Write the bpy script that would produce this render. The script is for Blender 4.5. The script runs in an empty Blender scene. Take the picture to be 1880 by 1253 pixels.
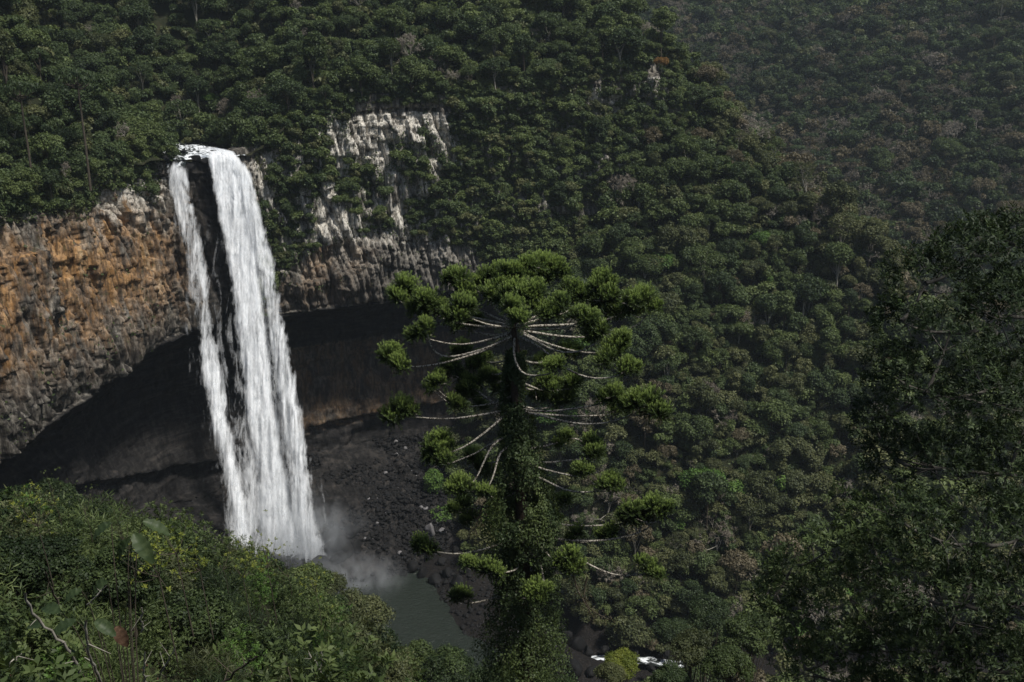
import bpy, math, random
import numpy as np
from mathutils import Vector, Matrix

rng = np.random.default_rng(11)
random.seed(11)
scene = bpy.context.scene
COL = scene.collection

# ------------------------------------------------------------------ camera numbers (photo is 1880 x 1253)
F, PITCH = 1828.0, math.radians(17.0)
CP, SP = math.cos(PITCH), math.sin(PITCH)

def ray(px, py):
    a = (px - 940.0) / F
    b = (626.5 - py) / F
    return np.array([a, CP + b * SP, -SP + b * CP])

def P(px, py, Y):
    d = ray(px, py)
    return d * (Y / d[1])

def PZ(px, py, z):
    d = ray(px, py)
    return d * (z / d[2])

def project(p):
    """world points (N,3) -> photo pixels and depth"""
    p = np.atleast_2d(p)
    cz = p[:, 1] * CP - p[:, 2] * SP
    cy = p[:, 1] * SP + p[:, 2] * CP
    czs = np.where(cz > 0.05, cz, 0.05)
    return 940.0 + F * p[:, 0] / czs, 626.5 - F * cy / czs, cz

# ------------------------------------------------------------------ noise (vectorised value noise)
def _h(ix, iy, iz, seed):
    h = (ix.astype(np.int64) * 374761393 + iy.astype(np.int64) * 668265263 + iz.astype(np.int64) * 1442695041 + seed * 982451653) & 0x7FFFFFFF
    h = ((h ^ (h >> 13)) * 1274126177) & 0x7FFFFFFF
    h = ((h ^ (h >> 16)) * 2246822519) & 0x7FFFFFFF
    return ((h ^ (h >> 15)) & 0xFFFFFF) / float(0xFFFFFF)

def vnoise(x, y, z=0.0, seed=0):
    x, y, z = np.broadcast_arrays(np.asarray(x, float), np.asarray(y, float), np.asarray(z, float))
    fx, fy, fz = np.floor(x), np.floor(y), np.floor(z)
    tx, ty, tz = x - fx, y - fy, z - fz
    tx, ty, tz = [t * t * t * (t * (t * 6 - 15) + 10) for t in (tx, ty, tz)]
    out = 0
    for i in (0, 1):
        for j in (0, 1):
            for k in (0, 1):
                w = (tx if i else 1 - tx) * (ty if j else 1 - ty) * (tz if k else 1 - tz)
                out = out + w * _h(fx + i, fy + j, fz + k, seed)
    return out * 2 - 1

def fbm(x, y, z=0.0, oct=4, seed=0):
    a, s, out = 1.0, 1.0, 0.0
    for o in range(oct):
        out = out + a * vnoise(np.asarray(x) * s, np.asarray(y) * s, np.asarray(z) * s, seed + o * 17)
        a *= 0.5
        s *= 2.03
    return out / 1.9

def smooth(e0, e1, x):
    t = np.clip((np.asarray(x, float) - e0) / (e1 - e0), 0, 1)
    return t * t * (3 - 2 * t)

def smin(a, b, k):
    h = np.clip(0.5 + 0.5 * (b - a) / k, 0, 1)
    return b * (1 - h) + a * h - k * h * (1 - h)

def smax(a, b, k):
    return -smin(-a, -b, k)

# ------------------------------------------------------------------ mesh makers
def mesh_np(name, verts, faces, mats, tone=None, mat_idx=None, smooth_shade=False, vattr=None, uv=None):
    """faces: list of (M,k) index arrays, or one array. tone: per face float."""
    if not isinstance(faces, (list, tuple)):
        faces = [faces]
    faces = [np.asarray(f, np.int32) for f in faces if len(f)]
    verts = np.asarray(verts, np.float32)
    me = bpy.data.meshes.new(name)
    me.vertices.add(len(verts))
    me.vertices.foreach_set("co", verts.ravel())
    nl = sum(f.size for f in faces)
    nf = sum(len(f) for f in faces)
    me.loops.add(nl)
    me.polygons.add(nf)
    me.loops.foreach_set("vertex_index", np.concatenate([f.ravel() for f in faces]))
    tot = np.concatenate([np.full(len(f), f.shape[1], np.int32) for f in faces])
    st = np.concatenate([[0], np.cumsum(tot)[:-1]]).astype(np.int32)
    me.polygons.foreach_set("loop_start", st)
    me.polygons.foreach_set("loop_total", tot)
    if mat_idx is not None:
        me.polygons.foreach_set("material_index", np.asarray(mat_idx, np.int32))
    if smooth_shade:
        me.polygons.foreach_set("use_smooth", np.ones(nf, bool))
    for m in mats:
        me.materials.append(m)
    if tone is not None:
        at = me.attributes.new("tone", "FLOAT", "FACE")
        at.data.foreach_set("value", np.asarray(tone, np.float32))
    for k, v in (vattr or {}).items():
        v = np.asarray(v, np.float32)
        if v.ndim == 1:
            at = me.attributes.new(k, "FLOAT", "POINT")
            at.data.foreach_set("value", v)
        else:
            at = me.attributes.new(k, "FLOAT_VECTOR", "POINT")
            at.data.foreach_set("vector", v.ravel())
    me.update(calc_edges=True)
    me.validate()
    return me

def link(name, me, parent=None, loc=None, rz=None, scale=None):
    o = bpy.data.objects.new(name, me)
    COL.objects.link(o)
    if parent is not None:
        o.parent = parent
    if loc is not None:
        o.location = loc
    if rz is not None:
        o.rotation_euler = (0, 0, rz)
    if scale is not None:
        o.scale = (scale,) * 3 if np.isscalar(scale) else scale
    return o

def tag(o, label=None, cat=None, group=None, kind=None):
    for k, v in (("label", label), ("category", cat), ("group", group), ("kind", kind)):
        if v:
            o[k] = v
    return o

def thing(name, label, cat, loc=(0, 0, 0), rz=0.0, group=None, scale=1.0):
    o = link(name, None, None, loc, rz, scale)
    return tag(o, label, cat, group)

class Soup:
    """collects vertices and faces of several pieces of ONE mesh"""
    def __init__(s):
        s.v, s.f, s.t, s.m, s.n = [], {}, {}, {}, 0
    def add(s, v, f, tone=0.5, mi=0):
        f = np.asarray(f, np.int64)
        if len(f) == 0:
            return
        k = f.shape[1]
        s.v.append(np.asarray(v, np.float32))
        s.f.setdefault(k, []).append(f + s.n)
        s.t.setdefault(k, []).append(np.broadcast_to(np.asarray(tone, np.float32), (len(f),)))
        s.m.setdefault(k, []).append(np.broadcast_to(np.asarray(mi, np.int32), (len(f),)))
        s.n += len(v)
    def arrays(s):
        ks = sorted(s.f)
        return (np.concatenate(s.v), [np.concatenate(s.f[k]) for k in ks],
                np.concatenate([np.concatenate(s.t[k]) for k in ks]), np.concatenate([np.concatenate(s.m[k]) for k in ks]))
    def mesh(s, name, mats, smooth_shade=False):
        v, f, t, m = s.arrays()
        return mesh_np(name, v, f, mats, t, m, smooth_shade)

def unit(v):
    return v / np.maximum(np.linalg.norm(v, axis=-1, keepdims=True), 1e-9)

def tube(pts, rad, sides=6, cap=True):
    pts = np.asarray(pts, float)
    n = len(pts)
    rad = np.broadcast_to(np.asarray(rad, float), (n,))
    tan = unit(np.gradient(pts, axis=0))
    ref = np.array([0.13, 0.21, 0.97]) if abs(tan[0][2]) < 0.9 else np.array([0.97, 0.21, 0.1])
    a = unit(np.cross(tan, ref))
    b = np.cross(tan, a)
    th = np.linspace(0, 2 * math.pi, sides, endpoint=False)
    ring = a[:, None, :] * np.cos(th)[None, :, None] + b[:, None, :] * np.sin(th)[None, :, None]
    v = pts[:, None, :] + ring * rad[:, None, None]
    i = np.arange(n - 1)[:, None] * sides
    j = np.arange(sides)[None, :]
    j2 = (j + 1) % sides
    f = np.stack([i + j, i + j2, i + sides + j2, i + sides + j], -1).reshape(-1, 4)
    return v.reshape(-1, 3), f

def bez(p0, p1, p2, n):
    t = np.linspace(0, 1, n)[:, None]
    return (1 - t) ** 2 * np.asarray(p0) + 2 * t * (1 - t) * np.asarray(p1) + t ** 2 * np.asarray(p2)

def cards(c, nrm, L, W, r=rng, droop=0.0, fold=0.25, along=None):
    """leaf shaped folded quads: centre c, facing nrm"""
    n = len(c)
    nrm = unit(nrm)
    rnd = unit(r.normal(size=(n, 3)))
    d = rnd if along is None else along + rnd * 0.5
    d = d + np.array([0, 0, -droop])
    d = unit(d - nrm * np.sum(d * nrm, 1, keepdims=True))
    s = np.cross(nrm, d)
    L = np.broadcast_to(np.asarray(L, float), (n,))[:, None]
    W = np.broadcast_to(np.asarray(W, float), (n,))[:, None]
    lift = nrm * W * fold
    base = c - d * L * 0.5
    tip = c + d * L * 0.5
    l = c + s * W * 0.5 + lift - d * L * 0.06
    rr = c - s * W * 0.5 + lift - d * L * 0.06
    v = np.stack([base, rr, tip, l], 1).reshape(-1, 3)
    f = np.arange(n * 4).reshape(n, 4)
    return v, f

# ------------------------------------------------------------------ materials
def new_mat(name):
    m = bpy.data.materials.new(name)
    m.use_nodes = True
    m.node_tree.nodes.clear()
    return m, m.node_tree.nodes, m.node_tree.links

class NT:
    def __init__(s, name):
        s.m, s.N, s.L = new_mat(name)
        s.out = s.N.new("ShaderNodeOutputMaterial")
    def n(s, t, **kw):
        nd = s.N.new(t)
        for k, v in kw.items():
            if k.startswith("_"):
                setattr(nd, k[1:], v)
            else:
                key = k.replace("__", " ")
                sock = nd.inputs[int(key[1:])] if key[0] == "i" and key[1:].isdigit() else nd.inputs[key]
                if isinstance(v, bpy.types.NodeSocket):
                    s.L.new(v, sock)
                else:
                    sock.default_value = v
        return nd
    def math(s, op, a, b=None, c=None, clamp=False):
        nd = s.N.new("ShaderNodeMath")
        nd.operation = op
        nd.use_clamp = clamp
        for i, v in enumerate((a, b, c)):
            if v is None:
                continue
            if isinstance(v, bpy.types.NodeSocket):
                s.L.new(v, nd.inputs[i])
            else:
                nd.inputs[i].default_value = v
        return nd.outputs[0]
    def mix(s, fac, a, b, mode="MIX"):
        nd = s.N.new("ShaderNodeMix")
        nd.data_type = "RGBA"
        nd.blend_type = mode
        for sock, v in ((nd.inputs[0], fac), (nd.inputs[6], a), (nd.inputs[7], b)):
            if isinstance(v, bpy.types.NodeSocket):
                s.L.new(v, sock)
            else:
                sock.default_value = v if not isinstance(v, tuple) or len(v) == 4 else (*v, 1)
        return nd.outputs[2]
    def ramp(s, fac, stops, interp="LINEAR"):
        nd = s.N.new("ShaderNodeValToRGB")
        cr = nd.color_ramp
        cr.interpolation = interp
        while len(cr.elements) < len(stops):
            cr.elements.new(0.5)
        for e, (p, c) in zip(cr.elements, stops):
            e.position = p
            e.color = (c, c, c, 1) if np.isscalar(c) else (*c, 1)
        s.L.new(fac, nd.inputs[0])
        return nd.outputs[0]
    def noise(s, vec, scale, detail=4, rough=0.55, dist=0.0):
        nd = s.n("ShaderNodeTexNoise", Scale=scale, Detail=detail, Roughness=rough, Distortion=dist)
        if vec is not None:
            s.L.new(vec, nd.inputs["Vector"])
        return nd.outputs["Fac"]
    def attr(s, name):
        nd = s.N.new("ShaderNodeAttribute")
        nd.attribute_name = name
        return nd
    def coords(s, scale=(1, 1, 1), which="Object"):
        tc = s.N.new("ShaderNodeTexCoord")
        mp = s.N.new("ShaderNodeMapping")
        mp.inputs["Scale"].default_value = scale
        s.L.new(tc.outputs[which], mp.inputs[0])
        return mp.outputs[0]
    def surf(s, sock):
        s.L.new(sock, s.out.inputs["Surface"])
        return s.m

def foliage(name, dark, mid, light, rough=0.55, trans=0.3, gloss=0.25, obvar=0.5):
    """leaf colour: tone attribute per leaf picks between three leaf colours; whole plants vary a little"""
    t = NT(name)
    tone = t.attr("tone").outputs["Fac"]
    oi = t.n("ShaderNodeObjectInfo")
    v = t.math("ADD", tone, t.math("MULTIPLY", t.math("SUBTRACT", oi.outputs["Random"], 0.5), obvar), clamp=True)
    col = t.ramp(v, [(0.0, dark), (0.5, mid), (1.0, light)])
    p = t.n("ShaderNodeBsdfPrincipled", Roughness=rough)
    t.L.new(col, p.inputs["Base Color"])
    p.inputs["Specular IOR Level"].default_value = gloss
    tr = t.n("ShaderNodeBsdfTranslucent")
    t.L.new(t.mix(0.5, col, (mid[0] * 1.6, mid[1] * 1.5, mid[2] * 0.6)), tr.inputs[0])
    mx = t.n("ShaderNodeMixShader", Fac=trans, i1=p.outputs[0], i2=tr.outputs[0])
    return t.surf(mx.outputs[0])

M = {}
M["leaf_green"] = foliage("leaf_green", (0.032, 0.048, 0.017), (0.072, 0.101, 0.033), (0.135, 0.170, 0.058))
M["leaf_deep"] = foliage("leaf_deep", (0.022, 0.036, 0.015), (0.049, 0.074, 0.028), (0.094, 0.127, 0.048))
M["leaf_olive"] = foliage("leaf_olive", (0.036, 0.046, 0.020), (0.079, 0.093, 0.039), (0.145, 0.152, 0.064))
M["leaf_bright"] = foliage("leaf_bright", (0.036, 0.070, 0.016), (0.080, 0.150, 0.032), (0.140, 0.220, 0.050))
M["leaf_brown"] = foliage("leaf_brown", (0.058, 0.050, 0.029), (0.120, 0.102, 0.062), (0.195, 0.165, 0.105))
M["leaf_orange"] = foliage("leaf_orange", (0.10, 0.055, 0.018), (0.19, 0.105, 0.030), (0.26, 0.15, 0.045))
M["leaf_yellow"] = foliage("leaf_yellow", (0.055, 0.085, 0.014), (0.12, 0.15, 0.024), (0.21, 0.23, 0.04))
M["leaf_gloss_shaded"] = foliage("leaf_gloss_shaded", (0.014, 0.024, 0.010), (0.030, 0.047, 0.018), (0.082, 0.115, 0.038), rough=0.55, gloss=0.2, trans=0.24)  # dark evergreen leaf, its colour deepened further to stand in for shade
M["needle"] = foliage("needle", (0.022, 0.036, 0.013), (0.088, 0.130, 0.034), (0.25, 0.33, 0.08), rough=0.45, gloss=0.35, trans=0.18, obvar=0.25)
M["leaf_big"] = foliage("leaf_big", (0.022, 0.036, 0.014), (0.040, 0.062, 0.024), (0.075, 0.10, 0.042), rough=0.5, trans=0.25)
M["leaf_dry"] = foliage("leaf_dry", (0.032, 0.018, 0.012), (0.072, 0.042, 0.027), (0.14, 0.09, 0.055), rough=0.8, trans=0.1, gloss=0.1)
M["twig_pale"] = foliage("twig_pale", (0.10, 0.085, 0.065), (0.19, 0.165, 0.13), (0.30, 0.265, 0.22), rough=0.9, trans=0.0, gloss=0.1)

def bark(name, c0, c1, scale=(3, 3, 0.8), banded=False):
    t = NT(name)
    co = t.coords(scale)
    n = t.noise(co, 3.0, 6, 0.65)
    col = t.ramp(n, [(0.3, c0), (0.7, c1)])
    if banded:
        n2 = t.noise(t.coords((9, 9, 9)), 1.6, 3, 0.6)
        col = t.mix(t.ramp(n2, [(0.47, 0), (0.56, 1)]), col, (0.05, 0.042, 0.032))
    p = t.n("ShaderNodeBsdfPrincipled", Roughness=0.9)
    p.inputs["Specular IOR Level"].default_value = 0.15
    t.L.new(col, p.inputs["Base Color"])
    bm = t.n("ShaderNodeBump", Strength=0.5, Distance=0.05, Height=n)
    t.L.new(bm.outputs[0], p.inputs["Normal"])
    return t.surf(p.outputs[0])

M["bark"] = bark("bark", (0.035, 0.028, 0.020), (0.11, 0.092, 0.070))
M["bark_grey"] = bark("bark_grey", (0.06, 0.054, 0.045), (0.19, 0.175, 0.15))
M["bark_pale"] = bark("bark_pale", (0.14, 0.125, 0.10), (0.42, 0.39, 0.33))
M["bark_pine"] = bark("bark_pine", (0.03, 0.022, 0.016), (0.085, 0.062, 0.046), (2, 2, 5))
M["branch_pine"] = bark("branch_pine", (0.26, 0.23, 0.18), (0.55, 0.51, 0.44), (5, 5, 5), banded=True)

def rock_material():
    t = NT("cliff_rock")
    z = t.attr("zone")
    sep = t.n("ShaderNodeSeparateXYZ", Vector=z.outputs["Vector"])
    org, wht, dk = sep.outputs[0], sep.outputs[1], sep.outputs[2]
    co = t.coords((1, 1, 0.42))
    co2 = t.coords((1, 1, 0.30))
    iso = t.coords((1, 1, 1))
    n1 = t.noise(co, 0.16, 8, 0.65, 0.6)
    n2 = t.noise(co2, 0.55, 6, 0.7, 0.3)
    n3 = t.noise(iso, 1.1, 8, 0.72)
    grey = t.ramp(n2, [(0.37, (0.022, 0.020, 0.018)), (0.47, (0.12, 0.105, 0.088)), (0.58, (0.27, 0.245, 0.205)), (0.75, (0.44, 0.405, 0.345))])
    orange = t.ramp(n1, [(0.36, (0.032, 0.026, 0.021)), (0.45, (0.20, 0.11, 0.05)), (0.56, (0.52, 0.27, 0.09)), (0.66, (0.58, 0.36, 0.16)), (0.8, (0.42, 0.30, 0.18))])
    white = t.ramp(n3, [(0.30, (0.08, 0.073, 0.065)), (0.42, (0.42, 0.385, 0.33)), (0.53, (0.76, 0.71, 0.62)), (0.8, (0.82, 0.78, 0.70))])
    om = t.math("MULTIPLY", org, t.ramp(t.noise(co, 0.09, 5, 0.6, 0.4), [(0.33, 0.0), (0.48, 1.0)]))
    wm = t.math("MULTIPLY", wht, t.ramp(t.noise(t.coords((1, 1, 0.55)), 0.22, 6, 0.65, 0.4), [(0.40, 0.0), (0.47, 1.0)]))
    c = t.mix(om, grey, orange)
    c = t.mix(wm, c, white)
    streak = t.ramp(t.noise(t.coords((1, 1, 0.09)), 1.1, 5, 0.7), [(0.47, 0.0), (0.58, 1.0)])
    c = t.mix(t.math("MULTIPLY", streak, 0.62), c, (0.022, 0.020, 0.018))
    liche = t.ramp(t.noise(iso, 0.5, 7, 0.75), [(0.56, 0.0), (0.66, 1.0)])
    c = t.mix(t.math("MULTIPLY", liche, 0.6), c, (0.055, 0.062, 0.022))
    strata = t.noise(t.coords((0.10, 0.10, 0.75)), 1.0, 7, 0.72, 0.5)
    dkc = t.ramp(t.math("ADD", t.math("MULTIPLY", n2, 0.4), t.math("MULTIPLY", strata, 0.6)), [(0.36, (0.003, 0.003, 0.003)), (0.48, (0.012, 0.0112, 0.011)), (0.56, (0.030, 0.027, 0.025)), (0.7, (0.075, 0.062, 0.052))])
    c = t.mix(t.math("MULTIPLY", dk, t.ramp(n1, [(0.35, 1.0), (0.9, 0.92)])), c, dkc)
    p = t.n("ShaderNodeBsdfPrincipled", Roughness=0.8)
    p.inputs["Specular IOR Level"].default_value = 0.15
    t.L.new(c, p.inputs["Base Color"])
    hb = t.math("ADD", t.math("MULTIPLY", n2, 0.6), n3)
    bm = t.n("ShaderNodeBump", Strength=0.9, Distance=0.45, Height=hb)
    t.L.new(bm.outputs[0], p.inputs["Normal"])
    return t.surf(p.outputs[0])
M["rock"] = rock_material()

def boulder_material(name, a, b, c):
    t = NT(name)
    co = t.coords()
    oi = t.n("ShaderNodeObjectInfo")
    n = t.noise(co, 1.3, 7, 0.7)
    col = t.ramp(n, [(0.3, a), (0.55, b), (0.8, c)])
    col = t.mix(t.math("MULTIPLY", oi.outputs["Random"], 0.5), col, a)
    p = t.n("ShaderNodeBsdfPrincipled", Roughness=0.8)
    p.inputs["Specular IOR Level"].default_value = 0.2
    t.L.new(col, p.inputs["Base Color"])
    bm = t.n("ShaderNodeBump", Strength=0.6, Distance=0.2, Height=n)
    t.L.new(bm.outputs[0], p.inputs["Normal"])
    return t.surf(p.outputs[0])
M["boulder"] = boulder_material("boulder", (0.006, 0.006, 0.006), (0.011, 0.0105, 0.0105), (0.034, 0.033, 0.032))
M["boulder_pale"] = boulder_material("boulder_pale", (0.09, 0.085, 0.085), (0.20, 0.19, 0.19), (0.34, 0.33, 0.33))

def ground_material(name, a, b, c, sc=0.25, low=None):
    t = NT(name)
    co = t.coords()
    n = t.noise(co, sc, 8, 0.7)
    n2 = t.noise(co, sc * 9, 5, 0.7)
    col = t.ramp(t.math("ADD", t.math("MULTIPLY", n, 0.6), t.math("MULTIPLY", n2, 0.4)), [(0.35, a), (0.5, b), (0.68, c)])
    if low:
        gz = t.n("ShaderNodeSeparateXYZ", Vector=t.n("ShaderNodeNewGeometry").outputs["Position"])
        rk = t.ramp(t.math("ADD", n2, t.math("MULTIPLY", n, 0.2)), [(0.42, (0.006, 0.006, 0.006)), (0.6, (0.016, 0.014, 0.013)), (0.8, (0.036, 0.032, 0.028))])
        col = t.mix(t.math("MULTIPLY", t.math("SUBTRACT", low, t.math("MULTIPLY_ADD", n, 10.0, gz.outputs[2])), 0.3, clamp=True), col, rk)
    p = t.n("ShaderNodeBsdfPrincipled", Roughness=0.95)
    p.inputs["Specular IOR Level"].default_value = 0.1
    t.L.new(col, p.inputs["Base Color"])
    bm = t.n("ShaderNodeBump", Strength=0.8, Distance=0.4, Height=n2)
    t.L.new(bm.outputs[0], p.inputs["Normal"])
    return t.surf(p.outputs[0])
M["soil"] = ground_material("soil", (0.012, 0.016, 0.009), (0.026, 0.030, 0.015), (0.050, 0.040, 0.024), low=-156.0)
M["talus"] = ground_material("talus", (0.014, 0.012, 0.011), (0.032, 0.027, 0.024), (0.065, 0.052, 0.043), 0.3)
M["red_earth"] = ground_material("red_earth", (0.05, 0.025, 0.013), (0.14, 0.06, 0.03), (0.22, 0.11, 0.06), 0.6)
SUN_AZ_DEG, SUN_E, SUN_ANG, SKY_E, EXPOSURE = 122.0, 4.0, 8.0, 0.065, 0.15
HAZE = 0.00010
# ================================================================== the amphitheatre's rim curve and the lie of the land
# lip plan x, y, lip z, rim z, rim setback, talus top z, recess depth
_CT = np.array([
    (-168, 95, -92, -42, 10, -120, 14), (-146, 150, -94, -40, 10, -122, 15), (-131, 190, -95, -39, 9, -124, 16),
    (-119, 214, -95, -38.5, 9, -126, 18), (-112, 243, -92, -38, 8, -132, 20), (-107, 268, -90, -35.5, 7, -140, 21),
    (-101, 293, -88, -35, 5, -150, 22), (-88, 305, -88, -35.5, 2, -154, 23), (-75, 316, -88, -29.5, 6, -152, 24),
    (-59, 324, -88, -21, 9, -150, 26), (-41, 334, -88, -18, 10, -150, 26), (-17, 340, -86, -18, 10, -146, 24),
    (4, 346, -84, -15, 10, -140, 20), (25, 352, -82, -12, 10, -136, 16), (45, 362, -80, -9, 10, -130, 14),
    (62, 376, -78, -7, 9, -120, 12), (75, 394, -76, -6, 9, -115, 10), (90, 428, -76, 0, 8, -115, 10),
    (106, 480, -76, 6, 8, -115, 10), (130, 560, -76, 10, 8, -115, 10)], float)

_CT[:, 3] = np.minimum(_CT[:, 3], np.interp(_CT[:, 0], [20, 40, 59, 67, 79, 84.7, 102, 130], [75, 40, 10, -2, -14, -31, -52, -75]) - 5)

def _catmull(T, n):
    k = len(T)
    u = np.linspace(0, k - 1.0001, n)
    i = np.floor(u).astype(int)
    t = (u - i)[:, None]
    g = lambda j: T[np.clip(j, 0, k - 1)]
    a, b, c, d = g(i - 1), g(i), g(i + 1), g(i + 2)
    return 0.5 * ((2 * b) + (-a + c) * t + (2 * a - 5 * b + 4 * c - d) * t ** 2 + (-a + 3 * b - 3 * c + d) * t ** 3)

_D = _catmull(_CT, 3000)
_seg = np.concatenate([[0], np.cumsum(np.linalg.norm(np.diff(_D[:, :2], axis=0), axis=1))])
CL = _seg[-1]
def curve_at(s):
    return np.stack([np.interp(s, _seg, _D[:, j]) for j in range(_D.shape[1])], -1)

_C = curve_at(np.linspace(0, CL, 700))
_S = np.linspace(0, CL, 700)
_T = unit(np.gradient(_C[:, :2], axis=0))
_k = np.ones(25) / 25
_T = unit(np.stack([np.convolve(np.pad(_T[:, j], 12, mode="edge"), _k, "valid") for j in (0, 1)], -1))
_Nrm = np.stack([-_T[:, 1], _T[:, 0]], -1)          # outward (away from the gorge)

def signed(x, y):
    """distance outward of the rim curve (negative: inside the gorge), curve index"""
    x, y = np.asarray(x, float).ravel(), np.asarray(y, float).ravel()
    d, idx = np.empty(len(x)), np.empty(len(x), int)
    for a in range(0, len(x), 8000):
        dx = x[a:a + 8000, None] - _C[None, :, 0]
        dy = y[a:a + 8000, None] - _C[None, :, 1]
        q = dx * dx + dy * dy
        i = q.argmin(1)
        r = np.arange(len(i))
        sg = dx[r, i] * _Nrm[i, 0] + dy[r, i] * _Nrm[i, 1]
        d[a:a + 8000] = np.sqrt(q[r, i]) * np.sign(sg)
        idx[a:a + 8000] = i
    return d, idx

_NX = np.array([20, 40, 59, 67, 79, 84.7, 102, 130, 150, 175, 215.])
_NZ = np.array([75, 40, 10, -2, -14, -31, -52, -75, -103, -140, -178.])
def nose_z(x, y=None):
    return np.interp(x, _NX, _NZ)

WATER_Z = -172.0
def face_z(x, y):
    yf = 256 + np.maximum(0, 20 - x) * 1.4
    return -174 + 1.147 * (y - yf)

def near_z(x, y):
    dip = 18 * smooth(-22, 2, x) * smooth(4, 30, y) + 4 * smooth(-2, 14, x) * smooth(10, 60, y)
    left = 0.10 * np.maximum(0, -x - 12) * smooth(10, 40, y)
    base = -1.9 - 0.55 * np.minimum(np.maximum(y, 0), 62) - 1.2 * np.maximum(0, y - 62) + 0.15 * np.maximum(0, -y)
    return base - dip + left

def h_in(x, y, nz=True):
    f = smin(face_z(x, y), nose_z(x), 10)
    h = np.maximum(f, -176.5)
    t = np.clip(((x + 20) * 32 + (y - 302) * -62) / (32 ** 2 + 62 ** 2), 0, 1)
    bank = -166.5 - 0.42 * np.hypot(x - (-20 + 32 * t), y - (302 - 62 * t))      # bouldery bar between pool and stream
    h = np.maximum(h, bank)
    h = np.maximum(h, near_z(x, y))
    if nz:
        amp = smooth(40, 130, y)
        h = h + 7.5 * smooth(-172, -150, h) * smooth(150, 220, y) * fbm(x * 0.040 + 0.006 * y, y * 0.010, 0, 3, 13)
        h = h + amp * (5.0 * fbm(x * 0.03, y * 0.03, 0, 3, 5) + 2.2 * fbm(x * 0.11, y * 0.11, 0, 3, 9)) * (h > -174) + (1 - amp) * 0.4 * fbm(x * 0.3, y * 0.3, 0, 3, 3)
    return h

def h_up(x, y, d=None, idx=None):
    sh = np.shape(x)
    x, y = np.ravel(x), np.ravel(y)
    if d is None:
        d, idx = signed(x, y)
    rim = _C[idx, 3]
    back = _C[idx, 4]
    sl = np.interp(x, [-150, -115, -85, -40, 40], [1.25, 1.1, 0.80, 0.70, 0.62])
    h = rim + sl * np.maximum(d - back, 0) + 6.0 * fbm(x * 0.02, y * 0.02, 0, 3, 21) * smooth(8, 40, d) + 2.0 * fbm(x * 0.09, y * 0.09, 0, 3, 23)
    # the river's shallow valley above the fall
    u = ((x + 89) * 0.80 + (y - 303) * 0.60) * 0.75
    v = -(x + 89) * 0.60 + (y - 303) * 0.80
    h = smin(h, -35.4 + 0.02 * np.maximum(v, 0) + 0.30 * np.maximum(np.abs(u) - 9, 0) ** 1.5 + 0.9 * np.maximum(v - 50, 0), 2.0)
    h = smin(h, nose_z(x) + 3 * fbm(x * 0.05, y * 0.05, 0, 3, 31), 10)
    return h.reshape(sh)

def h_far(x, y):
    g = 16 * fbm(x * 0.006, y * 0.006, 0, 3, 41) + 26 * np.abs(fbm(x * 0.009 + 3, y * 0.004, 0, 2, 43))
    h = -152 + 0.45 * (y - 480) + 0.33 * (x - 150) + g - 8
    return smax(h, -178 + 4 * fbm(x * .02, y * .02, 0, 2, 47), 12)

def grid(x0, x1, y0, y1, st):
    xs, ys = np.arange(x0, x1 + st * .5, st), np.arange(y0, y1 + st * .5, st)
    X, Y = np.meshgrid(xs, ys)
    n, m = X.shape
    i = np.arange(n * m).reshape(n, m)
    f = np.stack([i[:-1, :-1], i[:-1, 1:], i[1:, 1:], i[1:, :-1]], -1).reshape(-1, 4)
    return X.ravel(), Y.ravel(), f

def sheet(name, X, Y, Z, f, keep, mat):
    f = f[keep[f].all(1)]
    used = np.unique(f)
    re = np.full(len(X), -1)
    re[used] = np.arange(len(used))
    me = mesh_np(name, np.stack([X, Y, Z], -1)[used], re[f], [mat], smooth_shade=True)
    return tag(link(name, me), kind="structure")

X, Y, f = grid(-175, 250, -40, 440, 2.0)
d, idx = signed(X, Y)
Z = h_in(X, Y)
sheet("gorge_ground", X, Y, Z, f, d < 5, M["soil"])
X, Y, f = grid(-330, 240, 40, 560, 3.0)
d, idx = signed(X, Y)
Z = h_up(X, Y, d, idx)
sheet("upper_ground", X, Y, Z, f, d > np.where(np.hypot(X + 89, Y - 303) < 26, 0.3, _C[idx, 4] + 1), M["soil"])
X, Y, f = grid(30, 640, 395, 1150, 8.0)
sheet("far_hillside", X, Y, h_far(X, Y), f, np.ones(len(X), bool), M["soil"])

# ------------------------------------------------------------------ exposed rock, as photo polygons (used to decide what grows on the cliff)
def inpoly(px, py, poly):
    poly = np.asarray(poly, float)
    ins = np.zeros(np.shape(px), bool)
    j = len(poly) - 1
    for i in range(len(poly)):
        xi, yi, xj, yj = *poly[i], *poly[j]
        c = ((yi > py) != (yj > py)) & (px < (xj - xi) * (py - yi) / (yj - yi + 1e-9) + xi)
        ins ^= c
        j = i
    return ins

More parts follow.
